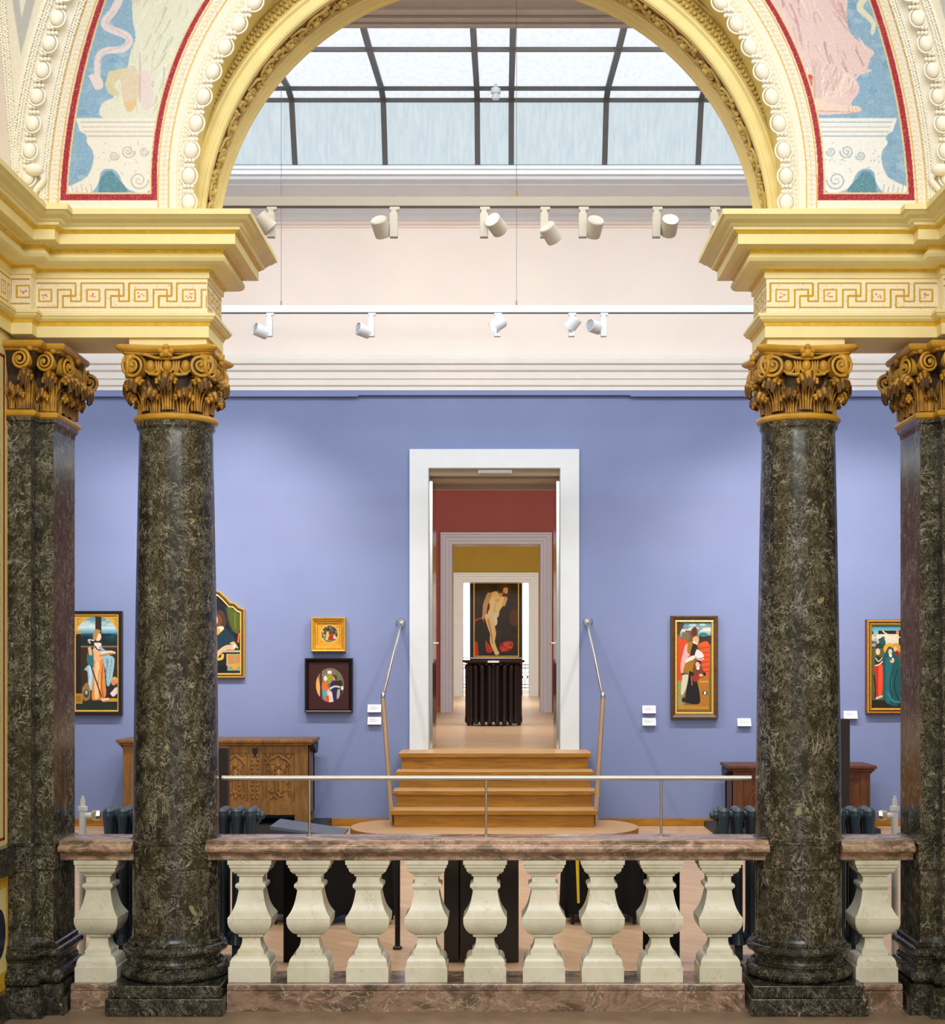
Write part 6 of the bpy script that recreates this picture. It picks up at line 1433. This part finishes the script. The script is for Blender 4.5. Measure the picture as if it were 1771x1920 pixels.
cv.blob([(914, 1118), (924, 1110), (934, 1110), (944, 1118), (948, 1124), (942, 1136), (936, 1146), (934, 1154), (922, 1154), (914, 1150), (918, 1138)], B); cv.ell(945, 1107, 12, 12, (92, 76, 58)); cv.ell(945, 1107, 11, 11, (46, 38, 34)); cv.line([(938, 1116), (942, 1110)], 6, (206, 166, 116)); cv.ell(946.5, 1107, 5.4, 8, (222, 180, 132)); cv.blob([(938, 1108), (940, 1099), (948, 1097), (951, 1101), (944, 1103), (942, 1112), (939, 1113)], (84, 54, 36)); cv.blob([(942, 1111), (948, 1113), (949, 1118), (944, 1117)], (84, 54, 40))
cv.line([(917, 1116), (910, 1134), (908, 1152), (906, 1158)], (10, 6), (196, 154, 100)); cv.line([(948, 1122), (944, 1134)], 6, (206, 170, 116)); cv.ell(932, 1126, 5, 4, (206, 170, 116), .7); cv.line([(928, 1132), (927, 1148)], 1.6, (196, 158, 104), .7)
cv.blob([(910, 1152), (922, 1150), (934, 1152), (932, 1158), (921, 1160), (910, 1160)], (222, 218, 204)); cv.blob([(923, 1156), (930, 1155), (932, 1168), (927, 1174), (923, 1168)], (226, 222, 208))
cv.line([(917, 1160), (921, 1176), (924, 1188), (923, 1204), (930, 1222)], (15, 7), B); cv.line([(915, 1162), (919, 1178), (921, 1190), (923, 1206)], (4, 3), (190, 148, 92), .8); cv.ell(931, 1224, 4.5, 4, B); cv.grain(4)
t7 = pic('large painting of a bare standing man with red cloth, in the farthest room', 887, 973, 1090.5, 1232, [(0, 0), (0, .10), (.5, .11), (1.6, .10), (2.4, .09)], [M['frame_brown'], M['gold_bright']], [0, 0, 1, 1], cv, .09, Y=Y7, group=None)
mb = MB(); mb.box(wx(880.5, Y7), wx(979, Y7), Y7 + .01, Y7 + .25, ZU, wz(1090, Y7)); mb.build('backing_board', M['navy'], t7)

# ---- label cards under the pictures
def card(px, py, lab, w=25, h=14):
    x0, x1 = wx(px - w / 2, YW), wx(px + w / 2, YW); z0, z1 = wz(py + h / 2, YW), wz(py - h / 2, YW)
    t = thing('label_card', lab, 'label', ((x0 + x1) / 2, YW, z0), 'white label cards on the blue wall')
    mb = MB(); mb.prism([(YW, z1), (YW - .012, z1), (YW - .055, z0), (YW, z0 - .0)], 'x', x0, x1); mb.build('card_holder', M['card'], t)
    mb = MB()
    for k, (a, b) in enumerate(((.14, .56), (.14, .82), (.14, .64))):
        f = .28 + .17 * k; y = YW - .0125 - .043 * f - .0012; z = z1 + (z0 - z1) * f
        mb.box(x0 + (x1 - x0) * a, x0 + (x1 - x0) * b, y, y + .0008, z - .0035, z + .0035)
    mb.build('print_lines', M['ink'], t)
card(702, 1328, 'white label card left of the left stair handrail, upper of two')
card(702, 1351, 'white label card left of the left stair handrail, lower of two')
card(1216, 1330, 'white label card right of the right stair handrail, upper of two')
card(1216, 1353, 'white label card right of the right stair handrail, lower of two')
card(1394, 1354, 'white label card on the wall just left of the right round column')
card(1593, 1340, 'white label card below the crucifixion painting, right of the right round column')
